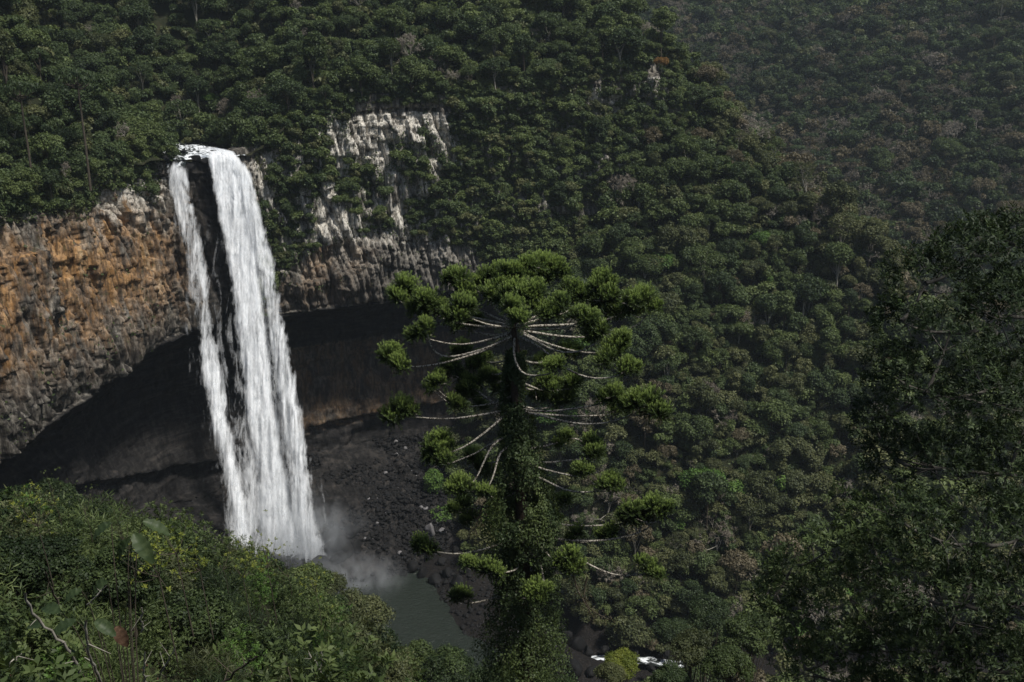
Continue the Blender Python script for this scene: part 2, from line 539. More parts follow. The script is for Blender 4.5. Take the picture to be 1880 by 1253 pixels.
ROCK_LEFT = [(-80, 440), (0, 420), (60, 405), (100, 395), (160, 405), (190, 350), (240, 350), (300, 385), (320, 400), (420, 330), (440, 640), (330, 660), (250, 700), (120, 770), (-80, 920)]
ROCK_BAND = [(500, 610), (505, 540), (530, 500), (590, 452), (640, 440), (700, 428), (780, 440), (860, 455), (905, 500), (890, 560), (720, 590), (600, 600)]
ROCK_WHITE = [
    [(455, 285), (470, 300), (500, 350), (520, 390), (500, 395), (470, 350), (448, 300)],
    [(478, 255), (495, 235), (500, 300), (488, 305)],
    [(545, 262), (560, 262), (558, 292), (546, 288)],
    [(545, 350), (562, 352), (570, 425), (553, 430)],
    [(578, 390), (590, 350), (612, 335), (622, 350), (618, 380), (650, 395), (668, 412), (650, 432), (600, 445), (582, 450)],
    [(600, 250), (620, 210), (640, 300), (625, 330), (610, 290)],
    [(640, 230), (655, 175), (700, 165), (730, 150), (740, 175), (775, 180), (780, 230), (770, 262), (735, 240), (712, 262), (690, 275), (660, 300), (645, 290)],
    [(690, 270), (715, 262), (712, 300), (700, 312), (688, 300)],
    [(778, 190), (826, 175), (828, 240), (822, 285), (808, 262), (790, 235)],
    [(708, 330), (735, 315), (742, 360), (745, 415), (712, 415), (716, 370)],
    [(790, 298), (810, 292), (806, 322), (795, 320)],
    [(1118, 165), (1134, 168), (1138, 218), (1126, 218)],
    [(1178, 108), (1195, 98), (1212, 125), (1212, 145), (1186, 140)],
    [(1082, 150), (1105, 145), (1098, 190), (1082, 190)],
    [(1132, 125), (1150, 122), (1146, 145), (1133, 150)],
    [(936, 105), (944, 105), (942, 150), (936, 150)], [(1056, 100), (1062, 100), (1060, 165), (1055, 165)],
]
def rock_mask(px, py):
    m = inpoly(px, py, ROCK_LEFT) | inpoly(px, py, ROCK_BAND)
    for q in ROCK_WHITE:
        m |= inpoly(px, py, q)
    return m

# ------------------------------------------------------------------ the cliff: one lofted, fractured rock wall
def blocks(s, z, w, h, seed, ck=1.15):
    s = s + w * 0.9 * fbm(s * 0.05 / w * 3, z * 0.05, 0, 2, seed)
    i = np.floor(s / w)
    fr = s / w - i
    r1 = _h(i, i * 0, i * 0 + 1, seed)
    k = np.floor(z / (h * (0.6 + 0.8 * r1)) + r1 * 7)
    dep = _h(i, k, i * 0 + 2, seed + 3) * 2 - 1
    tilt = (_h(i, k, i * 0 + 5, seed + 4) * 2 - 1) * (fr - 0.5)
    crack = np.exp(-((np.minimum(fr, 1 - fr)) / 0.075) ** 2)
    return dep + tilt * 1.3 + crack * ck

NS = 1700
ss = np.linspace(0, CL * 0.86, NS)
cc = curve_at(ss)
nn = np.stack([np.interp(ss, _S, _Nrm[:, j]) for j in (0, 1)], -1)
nn = unit(nn)
def key_profile(c):
    zl, zr, back, zt, rec = c[2], c[3], c[4], c[5], c[6]
    return np.array([
        (-52, min(-178, zt - 26), 0.2, 0), (-38, min(-173.5, zt - 20), 0.6, 0), (-22, zt - 14, 0.8, 0), (-6, zt - 6, 0.7, 0), (rec - 10, zt, 0.6, 0),
        (rec - 4, zt + 3, 0.9, 1), (rec - 1, zt + 12, 1, 1), (rec - 5, zt + 14, 0.8, 1), (rec - 3, zt + 19, 1, 1), (rec + 2, (zt + zl) / 2 + 4, 1, 1), (rec, zl - 13, 1, 1),
        (rec - 2, zl - 8, 1, 1), (rec - 9, zl - 4, 0.7, 1), (5, zl - 1.5, 0.6, 1), (1.2, zl - 0.3, 0.8, 1), (-0.6, zl + 2.0, 1, 2), (-1.2, zl + 8, 1, 2),
        (0.5, zl + 14, 1, 2), (1.8, zl + 20, 1, 2), (0.4 * back, zl + 0.55 * (zr - zl), 1, 2), (0.75 * back, zl + 0.85 * (zr - zl), 1, 2),
        (back, zr - 0.5, 0.7, 3), (back + 5, zr + 0.4, 0.3, 3)])
KP = np.stack([key_profile(c) for c in cc])                       # (NS, K, 4)
nseg = [6, 22, 26, 26, 22, 8, 10, 5, 8, 18, 12, 6, 10, 14, 6, 8, 16, 16, 16, 36, 30, 18, 5]
rows = []
for k, n_ in enumerate(nseg[:KP.shape[1] - 1]):
    t = np.linspace(0, 1, n_, endpoint=False)[None, :, None]
    rows.append(KP[:, k][:, None, :] * (1 - t) + KP[:, k + 1][:, None, :] * t)
rows.append(KP[:, -1][:, None, :])
PR = np.concatenate(rows, 1)
NV = PR.shape[1]
off, zz, wt, seg = PR[..., 0], PR[..., 1], PR[..., 2], PR[..., 3]
S2 = np.repeat(ss[:, None], NV, 1)
disp = 3.0 * fbm(S2 * 0.045, zz * 0.03, 0, 3, 51) + 1.1 * blocks(S2 + 0.16 * zz, zz, 10.5, 26, 59) + 1.3 * blocks(S2 + 0.1 * zz, zz, 4.6, 15, 61) + 1.05 * blocks(S2 + 0.15 * zz, zz, 2.1, 7.5, 67) \
    + 0.45 * blocks(S2 - 0.2 * zz, zz, 0.95, 3.2, 71) + 0.22 * fbm(S2 * 0.5, zz * 0.4, 0, 3, 73)
talus = (seg < 0.5)
right_face = (seg > 1.5) & (S2 > ss[np.argmin(np.hypot(cc[:, 0] + 75, cc[:, 1] - 316))])
disp = disp + np.where(right_face, 0.9 * blocks(S2 + 0.1 * zz, zz, 6.5, 9, 63, 0.4) + 1.5 * blocks(zz + 0.08 * S2, S2, 8.5, 12, 65, 0.3) + 2.6 * fbm(S2 * 0.11, zz * 0.10, 0, 3, 64), 0)
disp = np.where((seg > 0.5) & (seg < 1.45), 2.2 * fbm(S2 * .05, zz * .05, 0, 3, 53) + 0.9 * blocks(zz + 0.03 * S2, S2, 4.2, 13, 68, .5) + 0.6 * blocks(zz - 0.05 * S2, S2, 1.9, 6, 69, .4) + 0.7 * fbm(S2 * .35, zz * .5, 0, 3, 72), disp + np.where(seg > 1.5, 0.45 * blocks(zz + 0.2 * S2, S2, 7, 9, 66, .4), 0))
rough = 1.2 * fbm(S2 * 0.16, off * 0.16, 0, 4, 81)
disp = np.where(talus, 0.15 * disp, disp)
fx = np.exp(-((S2 - ss[np.argmin(np.hypot(cc[:, 0] + 90, cc[:, 1] - 303))]) / 11.0) ** 2)
off = off + disp * wt * (1 - 0.40 * fx) * np.where(seg > 2.5, 0.3, 1.0)
zz = zz + np.where(talus, rough * 1.6 + 1.5 * np.abs(fbm(S2 * 0.4, off * 0.4, 5, 4, 87)) + 0.55 * blocks(S2, off, 2.1, 2.6, 89, 0.5), 0.5 * fbm(S2 * 0.3, off * 0.3, 3, 2, 83)) * wt
CV = np.stack([cc[:, None, 0] + nn[:, None, 0] * off, cc[:, None, 1] + nn[:, None, 1] * off, zz], -1)
cpx, cpy, _cd = [a.reshape(NS, NV) for a in project(CV.reshape(-1, 3))]
m0 = rock_mask(cpx, cpy)
white = np.zeros((NS, NV))
for q in ROCK_WHITE:
    white = np.maximum(white, inpoly(cpx, cpy, [(a + (a - np.mean([p[0] for p in q])) * .15, b + (b - np.mean([p[1] for p in q])) * .15) for a, b in q]) * 1.0)
face = seg > 1.5
hn = 18 * fbm(S2 * .06, zz * .06, 0, 3, 91)
orange_z = np.where(face, smooth(-92, -68, zz + 0.6 * hn) * (1 - smooth(-50, -38, zz + hn * .4)) * smooth(520, 330, cpx) * smooth(200, 250, S2 * 0 + 230), 0)
orange_z = np.maximum(orange_z, np.where(face, 0.45 * inpoly(cpx, cpy, ROCK_BAND) * smooth(740, 560, cpx), 0))
brown = np.where((seg == 1) & (cpx > 530) & (zz > -140) & (zz < -108), 0.40, 0)
orange_z = np.maximum(orange_z, brown)
white_z = np.where(face, np.maximum(white, 0.85 * smooth(-58, -42, zz + hn * .4) * (cpx < 340) * smooth(150, 215, cpx)), 0)
white_z = np.maximum(white_z, np.where(face & (cpx > 440), 0.25 + 0.3 * (cpx < 860) * (cpy < 450), 0))
white_z = np.where(seg > 2.4, 0, white_z)
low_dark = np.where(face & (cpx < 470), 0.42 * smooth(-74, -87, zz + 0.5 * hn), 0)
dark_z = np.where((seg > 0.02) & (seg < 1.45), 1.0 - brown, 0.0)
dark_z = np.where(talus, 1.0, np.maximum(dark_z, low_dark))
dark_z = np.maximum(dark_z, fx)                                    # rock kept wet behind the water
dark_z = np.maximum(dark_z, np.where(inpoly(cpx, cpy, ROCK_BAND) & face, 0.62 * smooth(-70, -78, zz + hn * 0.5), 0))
orange_z = orange_z * (1 - fx)
white_z = white_z * (1 - fx)
i = np.arange(NS * NV).reshape(NS, NV)
cf = np.stack([i[:-1, :-1], i[1:, :-1], i[1:, 1:], i[:-1, 1:]], -1).reshape(-1, 4)
me = mesh_np("cliff", CV.reshape(-1, 3), cf, [M["rock"]], vattr={"zone": np.stack([orange_z, white_z, dark_z], -1).reshape(-1, 3)})
cliff = tag(link("cliff", me), kind="structure")
# ================================================================== water
def water_white():
    t = NT("falling_water")
    fl = t.attr("flow")
    sp = t.n("ShaderNodeSeparateXYZ", Vector=fl.outputs["Vector"])
    den = t.attr("dens").outputs["Fac"]
    def nz(sx, sy, det, rough=0.6, dist=0.0):
        c = t.n("ShaderNodeCombineXYZ", X=t.math("MULTIPLY", sp.outputs[0], sx), Y=t.math("MULTIPLY", sp.outputs[1], sy), Z=sp.outputs[2])
        return t.noise(c.outputs[0], 1.0, det, rough, dist)
    n1 = nz(0.30, 0.060, 5, 0.55, 1.6)
    n2 = nz(0.95, 0.30, 6, 0.66, 1.2)
    n = t.math("ADD", t.math("MULTIPLY", n1, 0.72), t.math("MULTIPLY", n2, 0.28))
    a = t.math("ADD", t.math("MULTIPLY", t.math("SUBTRACT", n, 0.5), 3.2), t.math("MULTIPLY_ADD", den, 1.75, -0.62))
    a = t.math("MULTIPLY", t.math("SMOOTH_MIN", t.math("MAXIMUM", a, 0.0), 1.0, 0.3), t.math("MULTIPLY", den, 1.9, clamp=True), clamp=True)
    col = t.ramp(n2, [(0.25, (0.78, 0.82, 0.86)), (0.55, (0.94, 0.95, 0.96))])
    d = t.n("ShaderNodeBsdfDiffuse", Color=col)
    tr = t.n("ShaderNodeBsdfTranslucent", Color=(0.86, 0.90, 0.93, 1))
    bm = t.n("ShaderNodeBump", Strength=0.16, Distance=0.8, Height=n)
    up_ = t.n("ShaderNodeVectorMath", _operation="MULTIPLY_ADD", i0=bm.outputs[0])
    up_.inputs[1].default_value = (0.85, 0.85, 0.85)
    up_.inputs[2].default_value = (0.0, 0.0, 0.38)          # drops scatter the light that falls on them from above
    t.L.new(t.n("ShaderNodeVectorMath", _operation="NORMALIZE", i0=up_.outputs[0]).outputs[0], d.inputs["Normal"])
    mx = t.n("ShaderNodeMixShader", Fac=0.18, i1=d.outputs[0], i2=tr.outputs[0])
    tp = t.n("ShaderNodeBsdfTransparent")
    fin = t.n("ShaderNodeMixShader", Fac=a, i1=tp.outputs[0], i2=mx.outputs[0])
    return t.surf(fin.outputs[0])
M["falling_water"] = water_white()

def water_pool():
    t = NT("pool_water")
    co = t.coords()
    n = t.noise(t.coords((1, 2.2, 1)), 0.55, 4, 0.6, 0.4)
    n2 = t.noise(co, 2.0, 3, 0.6)
    p = t.n("ShaderNodeBsdfPrincipled", Roughness=0.10, Base__Color=(0.022, 0.028, 0.022, 1))
    p.inputs["IOR"].default_value = 1.33
    bm = t.n("ShaderNodeBump", Strength=1.0, Distance=0.6, Height=t.math("ADD", n, t.math("MULTIPLY", n2, 0.3)))
    t.L.new(bm.outputs[0], p.inputs["Normal"])
    return t.surf(p.outputs[0])
M["pool_water"] = water_pool()

def water_rapid():
    t = NT("rapid_water")
    fl = t.attr("flow")
    sp = t.n("ShaderNodeSeparateXYZ", Vector=fl.outputs["Vector"])
    c = t.n("ShaderNodeCombineXYZ", X=t.math("MULTIPLY", sp.outputs[0], 0.45), Y=t.math("MULTIPLY", sp.outputs[1], 0.16), Z=sp.outputs[2])
    n = t.noise(c.outputs[0], 1.0, 7, 0.68, 0.8)
    den = t.attr("dens").outputs["Fac"]
    m = t.ramp(t.math("ADD", n, t.math("SUBTRACT", t.math("MULTIPLY", den, 0.5), 0.25)), [(0.47, 0.0), (0.56, 1.0)])
    col = t.mix(m, (0.020, 0.024, 0.022), (0.86, 0.89, 0.91))
    p = t.n("ShaderNodeBsdfPrincipled", Roughness=t.math("MULTIPLY_ADD", m, 0.5, 0.15))
    t.L.new(col, p.inputs["Base Color"])
    bm = t.n("ShaderNodeBump", Strength=0.6, Distance=0.5, Height=n)
    t.L.new(bm.outputs[0], p.inputs["Normal"])
    return t.surf(p.outputs[0])
M["rapid"] = water_rapid()

def curtain(rows, seed, dens, layer, nu=44, nv=300, y_top=302.6, y_bot=298.0, bulge=1.2, back=0.0, ragged=0.0, wide=0.0):
    """a falling sheet: rows of (photo y, left x, right x)"""
    rows = np.array(rows, float)
    py = np.linspace(rows[0, 0], rows[-1, 0], nv)
    sm = lambda c: np.interp(py, rows[:, 0], rows[:, c])
    k = np.ones(21) / 21
    f = lambda a: np.convolve(np.pad(a, 10, mode="edge"), k, "valid")
    xl, xr = f(sm(1)), f(sm(2))
    xl = xl + 4 * fbm(py * 0.05, seed, 0, 3, seed)
    xr = xr + 4 * fbm(py * 0.05, seed + 9, 0, 3, seed + 1)
    grow = 6 + 8 * (py - 283) / 760 + wide * (0.4 + (py - 283) / 760)
    xl, xr = xl - grow, xr + grow
    u = np.linspace(0, 1, nu)
    PX = xl[:, None] * (1 - u) + xr[:, None] * u
    PY = np.repeat(py[:, None], nu, 1)
    t = (PY - rows[0, 0]) / max(740.0, 1)
    Yd = np.interp(PX[0], [296, 340, 400, 450], [295.5, 299.0, 302.6, 304.0])[None, :] - 5.5 * np.minimum(t * 1.5, 1.0) ** 0.7 - layer * 0.8
    Yd = Yd - bulge * np.sin(np.pi * u)[None, :] * (0.4 + t)
    um = (PX - 430) * 0.163
    vm = (PY - 280) * 0.18
    Yd = Yd - 0.9 * fbm(um * 0.7, vm * 0.06, seed, 4, seed + 5) - 0.35 * fbm(um * 2.2, vm * 0.2, seed, 3, seed + 6)
    a = (PX - 940) / F
    b = (626.5 - PY) / F
    dy, dz = CP + b * SP, -SP + b * CP
    v = np.stack([a / dy * Yd, Yd, dz / dy * Yd], -1)
    wpx = (xr - xl)[:, None]
    e = np.minimum(u, 1 - u)[None, :] * wpx
    edge = np.clip(e / np.minimum(12.0 + 14 * t, wpx * 0.45), 0, 1)
    dn = np.interp(py, [r[0] for r in dens], [r[1] for r in dens])[:, None] * edge ** 0.8
    if ragged:
        offs = ragged * (0.5 + 0.9 * fbm(um[0] * 0.55 + seed, 0 * um[0], 3.3, 3, seed + 2))
        dn = (dn.reshape(nv, nu) * smooth(0, 26, PY - rows[0, 0] - offs[None, :] + 8)).ravel()
    dn = dn.reshape(nv, nu)
    um = um + 0 * PX
    if back > 0:                                    # the same water still sliding over the lip
        nb = 26
        b_ = back * np.linspace(1, 0, nb, endpoint=False)[:, None]
        lip_drop = 0.9 * np.clip(1 - b_ / 2.2, 0, 1) ** 2
        wob = 0.25 * fbm(um[:1] * 0.9 + 0 * b_, b_ * 0.5 + 0 * um[:1], seed, 3, seed + 8)
        top = v[:1] + np.stack([-0.62 * b_ + 0 * PX[:1], 0.78 * b_ + 0 * PX[:1], 0.9 - lip_drop + 0.02 * b_ + wob * np.clip(b_, 0, 1)], -1)
        v = np.concatenate([top, v])
        um = np.concatenate([np.repeat(um[:1], nb, 0), um])
        vm = np.concatenate([vm[:1] - b_ * 1.4, vm])
        dn = np.concatenate([np.repeat(dn[:1], nb, 0) * (1 - 0.55 * (b_ / back)), dn])
        nv = nv + nb
    i = np.arange(nv * nu).reshape(nv, nu)
    fc = np.stack([i[:-1, :-1], i[1:, :-1], i[1:, 1:], i[:-1, 1:]], -1).reshape(-1, 4)
    return v.reshape(-1, 3), fc, np.stack([um, vm, um * 0 + seed * 3.7], -1).reshape(-1, 3), dn.ravel()

def curtain_mesh(name, specs):
    V, Fc, FL, DN, n = [], [], [], [], 0
    for sp in specs:
        v, f, fl, dn = curtain(*sp[0], **sp[1])
        V.append(v); Fc.append(f + n); FL.append(fl); DN.append(dn); n += len(v)
    return mesh_np(name, np.concatenate(V), np.concatenate(Fc), [M["falling_water"]], smooth_shade=True,
                   vattr={"flow": np.concatenate(FL), "dens": np.concatenate(DN)})

fall_base = P(500, 1030, 298)
fall = thing("waterfall", "tall white waterfall plunging from the forested cliff lip into the pool", "waterfall", tuple(fall_base))
def fall_part(name, specs, label=None):
    o = link(name, curtain_mesh(name, specs), fall)
    o.matrix_parent_inverse = Matrix.Translation(-Vector(fall_base))
    if label:
        o["label"] = label
LROWS = [(290, 305, 342), (324, 303, 345), (368, 309, 356), (431, 325, 369), (495, 341, 382), (546, 349, 386), (620, 361, 398), (700, 373, 412), (780, 388, 423), (861, 410, 441), (943, 424, 456), (1024, 429, 462), (1050, 424, 468)]
MROWS = [(285, 384, 424), (300, 386, 438), (324, 391, 450), (368, 398, 460), (431, 411, 468), (495, 423, 474), (546, 429, 481), (620, 439, 490), (700, 449, 500), (780, 456, 508), (861, 472, 519), (943, 474, 533), (983, 480, 556), (1045, 486, 588)]
RROWS = [(285, 396, 424), (291, 412, 438), (300, 424, 450), (324, 434, 463), (368, 444, 471), (431, 459, 490), (495, 471, 504), (546, 481, 514), (620, 492, 527), (700, 504, 541), (780, 515, 554), (861, 527, 568), (943, 538, 575), (1000, 546, 588), (1035, 548, 606)]
VROWS = [(288, 342, 392), (368, 352, 402), (431, 366, 416), (546, 385, 432), (700, 405, 452), (861, 436, 480), (960, 448, 482), (1035, 455, 492)]
WROWS = [(300, 300, 322), (431, 306, 336), (546, 322, 354), (700, 352, 384), (860, 385, 418), (1000, 405, 440)]
XROWS = [(800, 520, 575), (900, 545, 592), (980, 556, 608), (1030, 566, 622)]
fall_part("water_curtain", [((LROWS, 3, [(290, 0.8), (340, 0.66), (430, 0.50), (560, 0.60), (700, 0.84), (1050, 1.0)], 0), {"ragged": 12, "wide": -3}),
                            ((LROWS, 4, [(290, 0.45), (430, 0.30), (620, 0.42), (1050, 0.8)], 1), {"ragged": 16, "wide": -2}),
                            ((LROWS, 6, [(297, 0.02), (560, 0.07), (760, 0.28), (1045, 0.5)], 1.6), {"wide": 16}),
                            ((WROWS, 5, [(300, 0.25), (500, 0.24), (1000, 0.3)], -1), {})], "narrow ragged curtain of the waterfall")
fall_part("water_curtain", [((MROWS, 13, [(283, 0.98), (420, 0.86), (700, 0.92), (1045, 1.0)], 0), {"back": 16}),
                            ((MROWS, 14, [(283, 0.9), (420, 0.66), (700, 0.72), (1045, 0.9)], 1.2), {}),
                            ((MROWS, 16, [(283, 0.02), (560, 0.08), (760, 0.30), (1045, 0.5)], 1.9), {"wide": 26}),
                            ((VROWS, 15, [(288, 0.20), (420, 0.24), (650, 0.36), (850, 0.52), (1035, 0.65)], -1), {})], "broad dense main curtain of the waterfall")
fall_part("water_curtain", [((RROWS, 23, [(284, 0.9), (420, 0.70), (560, 0.62), (700, 0.82), (860, 0.72), (1035, 0.85)], 0.6), {"back": 10}),
                            ((RROWS, 24, [(284, 0.7), (420, 0.45), (700, 0.55), (1035, 0.7)], 1.6), {}),
                            ((XROWS, 25, [(800, 0.02), (900, 0.28), (1030, 0.34)], 2), {})], "thin outer curtain along the waterfall's edge")

def ribbon(name, pts, widths, label_kind, dens, mat, nu=26, nv=120, lumps=0.35, seed=1):
    pts = np.array(pts, float)
    tt = np.linspace(0, len(pts) - 1, nv)
    c = np.stack([np.interp(tt, np.arange(len(pts)), pts[:, j]) for j in range(3)], -1)
    k = np.ones(15) / 15
    c = np.stack([np.convolve(np.pad(c[:, j], 7, mode="edge"), k, "valid") for j in range(3)], -1)
    w = np.interp(tt, np.arange(len(pts)), widths)
    tn = unit(np.gradient(c, axis=0))
    sd_ = unit(np.stack([tn[:, 1], -tn[:, 0], 0 * tn[:, 0]], -1))
    u = np.linspace(-0.5, 0.5, nu)
    v = c[:, None, :] + sd_[:, None, :] * (u[None, :] * w[:, None])[..., None]
    L = np.concatenate([[0], np.cumsum(np.linalg.norm(np.diff(c, axis=0), axis=1))])
    um, vm = u[None, :] * w[:, None], np.repeat(L[:, None], nu, 1)
    v[..., 2] += lumps * fbm(um * 0.5, vm * 0.35, 0, 4, seed)
    dn = np.interp(tt, np.linspace(0, len(pts) - 1, len(dens)), dens)[:, None] + 0 * um
    i = np.arange(nv * nu).reshape(nv, nu)
    fc = np.stack([i[:-1, :-1], i[1:, :-1], i[1:, 1:], i[:-1, 1:]], -1).reshape(-1, 4)
    me = mesh_np(name, v.reshape(-1, 3), fc, [mat], smooth_shade=True, vattr={"flow": np.stack([um, vm, um * 0 + seed], -1).reshape(-1, 3), "dens": dn.ravel()})
    return tag(link(name, me), kind="structure")

rl = P(380, 287, 302.4)
ribbon("river", [(-133, 362, -34.0), (-118, 342, -34.2), (-103, 322, -34.5), (-95, 311, -34.8), (-91, 305.5, -35.2)], [12, 14, 18, 22, 22], "river", [0.3, 0.42, 0.56, 0.62, 0.56], M["rapid"], nu=80, nv=200, lumps=0.6, seed=5)
ribbon("river", [(-104.5, 322, -34.2), (-103, 311, -34.6), (-101, 303, -35.0), (-100.2, 299.2, -35.9), (-99.8, 297.4, -37.2)], [4, 5, 6, 6, 5.5], "river", [0.4, 0.46, 0.5, 0.42, 0.3], M["rapid"], nu=40, nv=120, lumps=0.5, seed=6)
ribbon("stream", [tuple(PZ(1000, 1190, -173.4)), tuple(PZ(1040, 1206, -173.8)), tuple(PZ(1080, 1214, -174)), tuple(PZ(1150, 1210, -174.2)), tuple(PZ(1250, 1220, -174.6)), tuple(PZ(1330, 1236, -175.2))],
       [3, 5, 5.5, 4.5, 3.5, 2.5], "stream", [0.60, 0.64, 0.70, 0.46, 0.46, 0.2], M["rapid"], nu=30, nv=200, lumps=0.45, seed=8)
# still pool
xs = np.linspace(-84, 12, 60)
ys = np.linspace(150, 322, 70)
X, Y = np.meshgrid(xs, ys)
n_, m_ = X.shape
i = np.arange(n_ * m_).reshape(n_, m_)
f = np.stack([i[:-1, :-1], i[:-1, 1:], i[1:, 1:], i[1:, :-1]], -1).reshape(-1, 4)
me = mesh_np("pool", np.stack([X.ravel(), Y.ravel(), np.full(X.size, WATER_Z) + 0.03 * fbm(X.ravel() * .4, Y.ravel() * .4, 0, 2, 7)], -1), f, [M["pool_water"]], smooth_shade=True)
tag(link("pool", me), kind="structure")

# ------------------------------------------------------------------ boulders
def rock_shape(seed, sub=3, cut=14):
    import bmesh
    bm = bmesh.new()
    bmesh.ops.create_icosphere(bm, subdivisions=sub, radius=1.0)
    v = np.array([q.co for q in bm.verts])
    f = np.array([[w.index for w in q.verts] for q in bm.faces])
    bm.free()
    r = np.random.default_rng(seed)
    nr = unit(r.normal(size=(cut, 3)))
    dd = r.uniform(0.52, 0.85, cut)
    for n0, d0 in zip(nr, dd):
        k = v @ n0
        v = v - np.maximum(k - d0, 0)[:, None] * n0 * 0.98
    v = v * (1 + 0.07 * fbm(v[:, 0] * 2.3 + seed, v[:, 1] * 2.3, v[:, 2] * 2.3, 3, seed))[:, None]
    v = v * r.uniform(0.85, 1.2, 3)
    return v, f

LABELS = []            # (object, photo x, photo y, look, noun, landmark set)
ROCKV = [rock_shape(100 + k) for k in range(7)]
ROCKM = [mesh_np("boulder", v, f, [M["boulder"]]) for v, f in ROCKV]
ROCKP = [mesh_np("boulder_pale", v, f, [M["boulder_pale"]]) for v, f in ROCKV]

def gorge_height(x, y):
    """top of ground, talus or bar at x, y (interior of the gorge)"""
    x, y = np.atleast_1d(x).astype(float), np.atleast_1d(y).astype(float)
    g = h_in(x, y)
    d, idx = signed(x, y)
    kp = [key_profile(_C[i]) for i in idx]
    tz = np.array([np.interp(dd, k[:5, 0], k[:5, 1], left=-999, right=-999) for dd, k in zip(d, kp)])
    return np.maximum(g, tz)

def ray_ground(px, py, y0=225.0, y1=345.0):
    """first point where the sight line through a photo pixel meets the gorge floor"""
    ys = np.arange(y0, y1, 0.5)
    d = ray(px, py)
    p = d[None, :] * (ys / d[1])[:, None]
    g = np.maximum(gorge_height(p[:, 0], p[:, 1]), WATER_Z)
    k = np.argmax(p[:, 2] <= g)
    return p[k] if (p[:, 2] <= g).any() else None

BOULD = [(612, 985, 30, 0), (630, 1000, 26, 0), (602, 1005, 24, 0), (590, 1030, 22, 0), (645, 975, 18, 0), (560, 1015, 18, 0), (543, 1035, 20, 0), (620, 1022, 18, 0), (575, 1044, 16, 0), (655, 1000, 16, 0),
         (790, 970, 15, 1), (812, 973, 9, 1), (770, 1012, 9, 0), (755, 1040, 17, 0), (776, 1052, 15, 0), (800, 1062, 18, 0), (742, 1052, 10, 0), (822, 1050, 14, 0), (840, 1066, 18, 0), (812, 1030, 12, 0),
         (790, 1020, 12, 0), (862, 1040, 14, 0), (765, 990, 8, 0), (745, 985, 7, 0), (700, 880, 8, 0), (748, 858, 6, 1), (735, 905, 8, 0), (690, 930, 9, 0), (835, 1008, 10, 0), (850, 985, 9, 0),
         (1060, 1182, 20, 0), (1040, 1165, 15, 0), (1080, 1195, 14, 0), (1050, 1228, 26, 0), (1085, 1232, 16, 0), (1022, 1225, 14, 0), (1110, 1190, 10, 0), (1165, 1198, 10, 0), (1030, 1150, 12, 0), (1195, 1225, 10, 0), (1225, 1200, 9, 0), (1010, 1178, 12, 0), (1100, 1120, 18, 0), (1065, 1105, 12, 0)]
for (px, py, rp, pale) in BOULD:
    q = ray_ground(px, py + rp * 0.4)
    if q is None:
        continue
    rad = rp * q[1] / F
    k = rng.integers(7)
    o = link("boulder", (ROCKP if pale else ROCKM)[k], None, (q[0], q[1], q[2] + rad * 0.25), rng.uniform(0, 6.28), tuple(rad * rng.uniform(0.85, 1.15, 3)))
    tag(o, None, "boulder", "boulders round the pool and stream")
    LABELS.append((o, px, py, "pale grey" if pale else ("large dark" if rp > 16 else "small dark"), "boulder", "low"))

for (px, py, rp) in [(355, 290, 13), (372, 296, 11), (345, 305, 9), (388, 279, 7), (300, 292, 9), (335, 278, 6)]:
    q = P(px, py, 302.0 - (350 - px) * 0.04 if px > 350 else 300.5 - (350 - px) * .08)
    rad = rp * q[1] / F
    o = link("boulder", ROCKM[rng.integers(7)], None, (q[0], q[1] + 1.0, q[2] - rad * 0.2), rng.uniform(0, 6.28), tuple(rad * rng.uniform(0.8, 1.2, 3) * [1.2, 1, .8]))
    tag(o, None, "boulder", "wet black rocks at the waterfall's lip")
    LABELS.append((o, px, py, "wet black", "rock", "lip"))

# loose rubble on the talus: one heap nobody could count
SMALL = [rock_shape(200 + k, 2, 9) for k in range(8)]
rs = Soup()
cand = 0
N_R = 26000
pxs = rng.uniform(540, 1000, N_R)
pys = rng.uniform(800, 1090, N_R)
idx_s = rng.uniform(0, 1, N_R)
TAL = np.argwhere(talus[:, :])
tv = CV[:, :int(sum(nseg[:5]))]
sel = np.where((cpx[:, :tv.shape[1]] > 520) & (cpx[:, :tv.shape[1]] < 1010))
pk = rng.integers(0, len(sel[0]), N_R)
pp = tv[sel[0][pk], sel[1][pk]] + rng.normal(0, 0.9, (N_R, 3)) * [1, 1, 0.1]
dense = fbm(pp[:, 0] * .06, pp[:, 1] * .06, 0, 3, 95) + 0.9 * smooth(-58, -24, pp[:, 0]) > -0.05
bx = rng.uniform(-26, 16, 1600)
by = rng.uniform(236, 300, 1600)
bz = gorge_height(bx, by)
ok = bz > WATER_Z - 1.2
allp = np.concatenate([pp[dense], np.stack([bx, by, bz], -1)[ok]])
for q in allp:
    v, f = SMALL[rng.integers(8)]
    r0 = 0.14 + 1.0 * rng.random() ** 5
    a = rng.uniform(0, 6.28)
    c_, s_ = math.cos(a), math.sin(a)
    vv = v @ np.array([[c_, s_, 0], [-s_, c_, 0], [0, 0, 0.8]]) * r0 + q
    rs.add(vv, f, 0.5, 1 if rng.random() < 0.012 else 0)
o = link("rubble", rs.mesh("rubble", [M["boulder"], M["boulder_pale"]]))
tag(o, "dark broken rubble covering the slope under the overhang", None, None, "stuff")

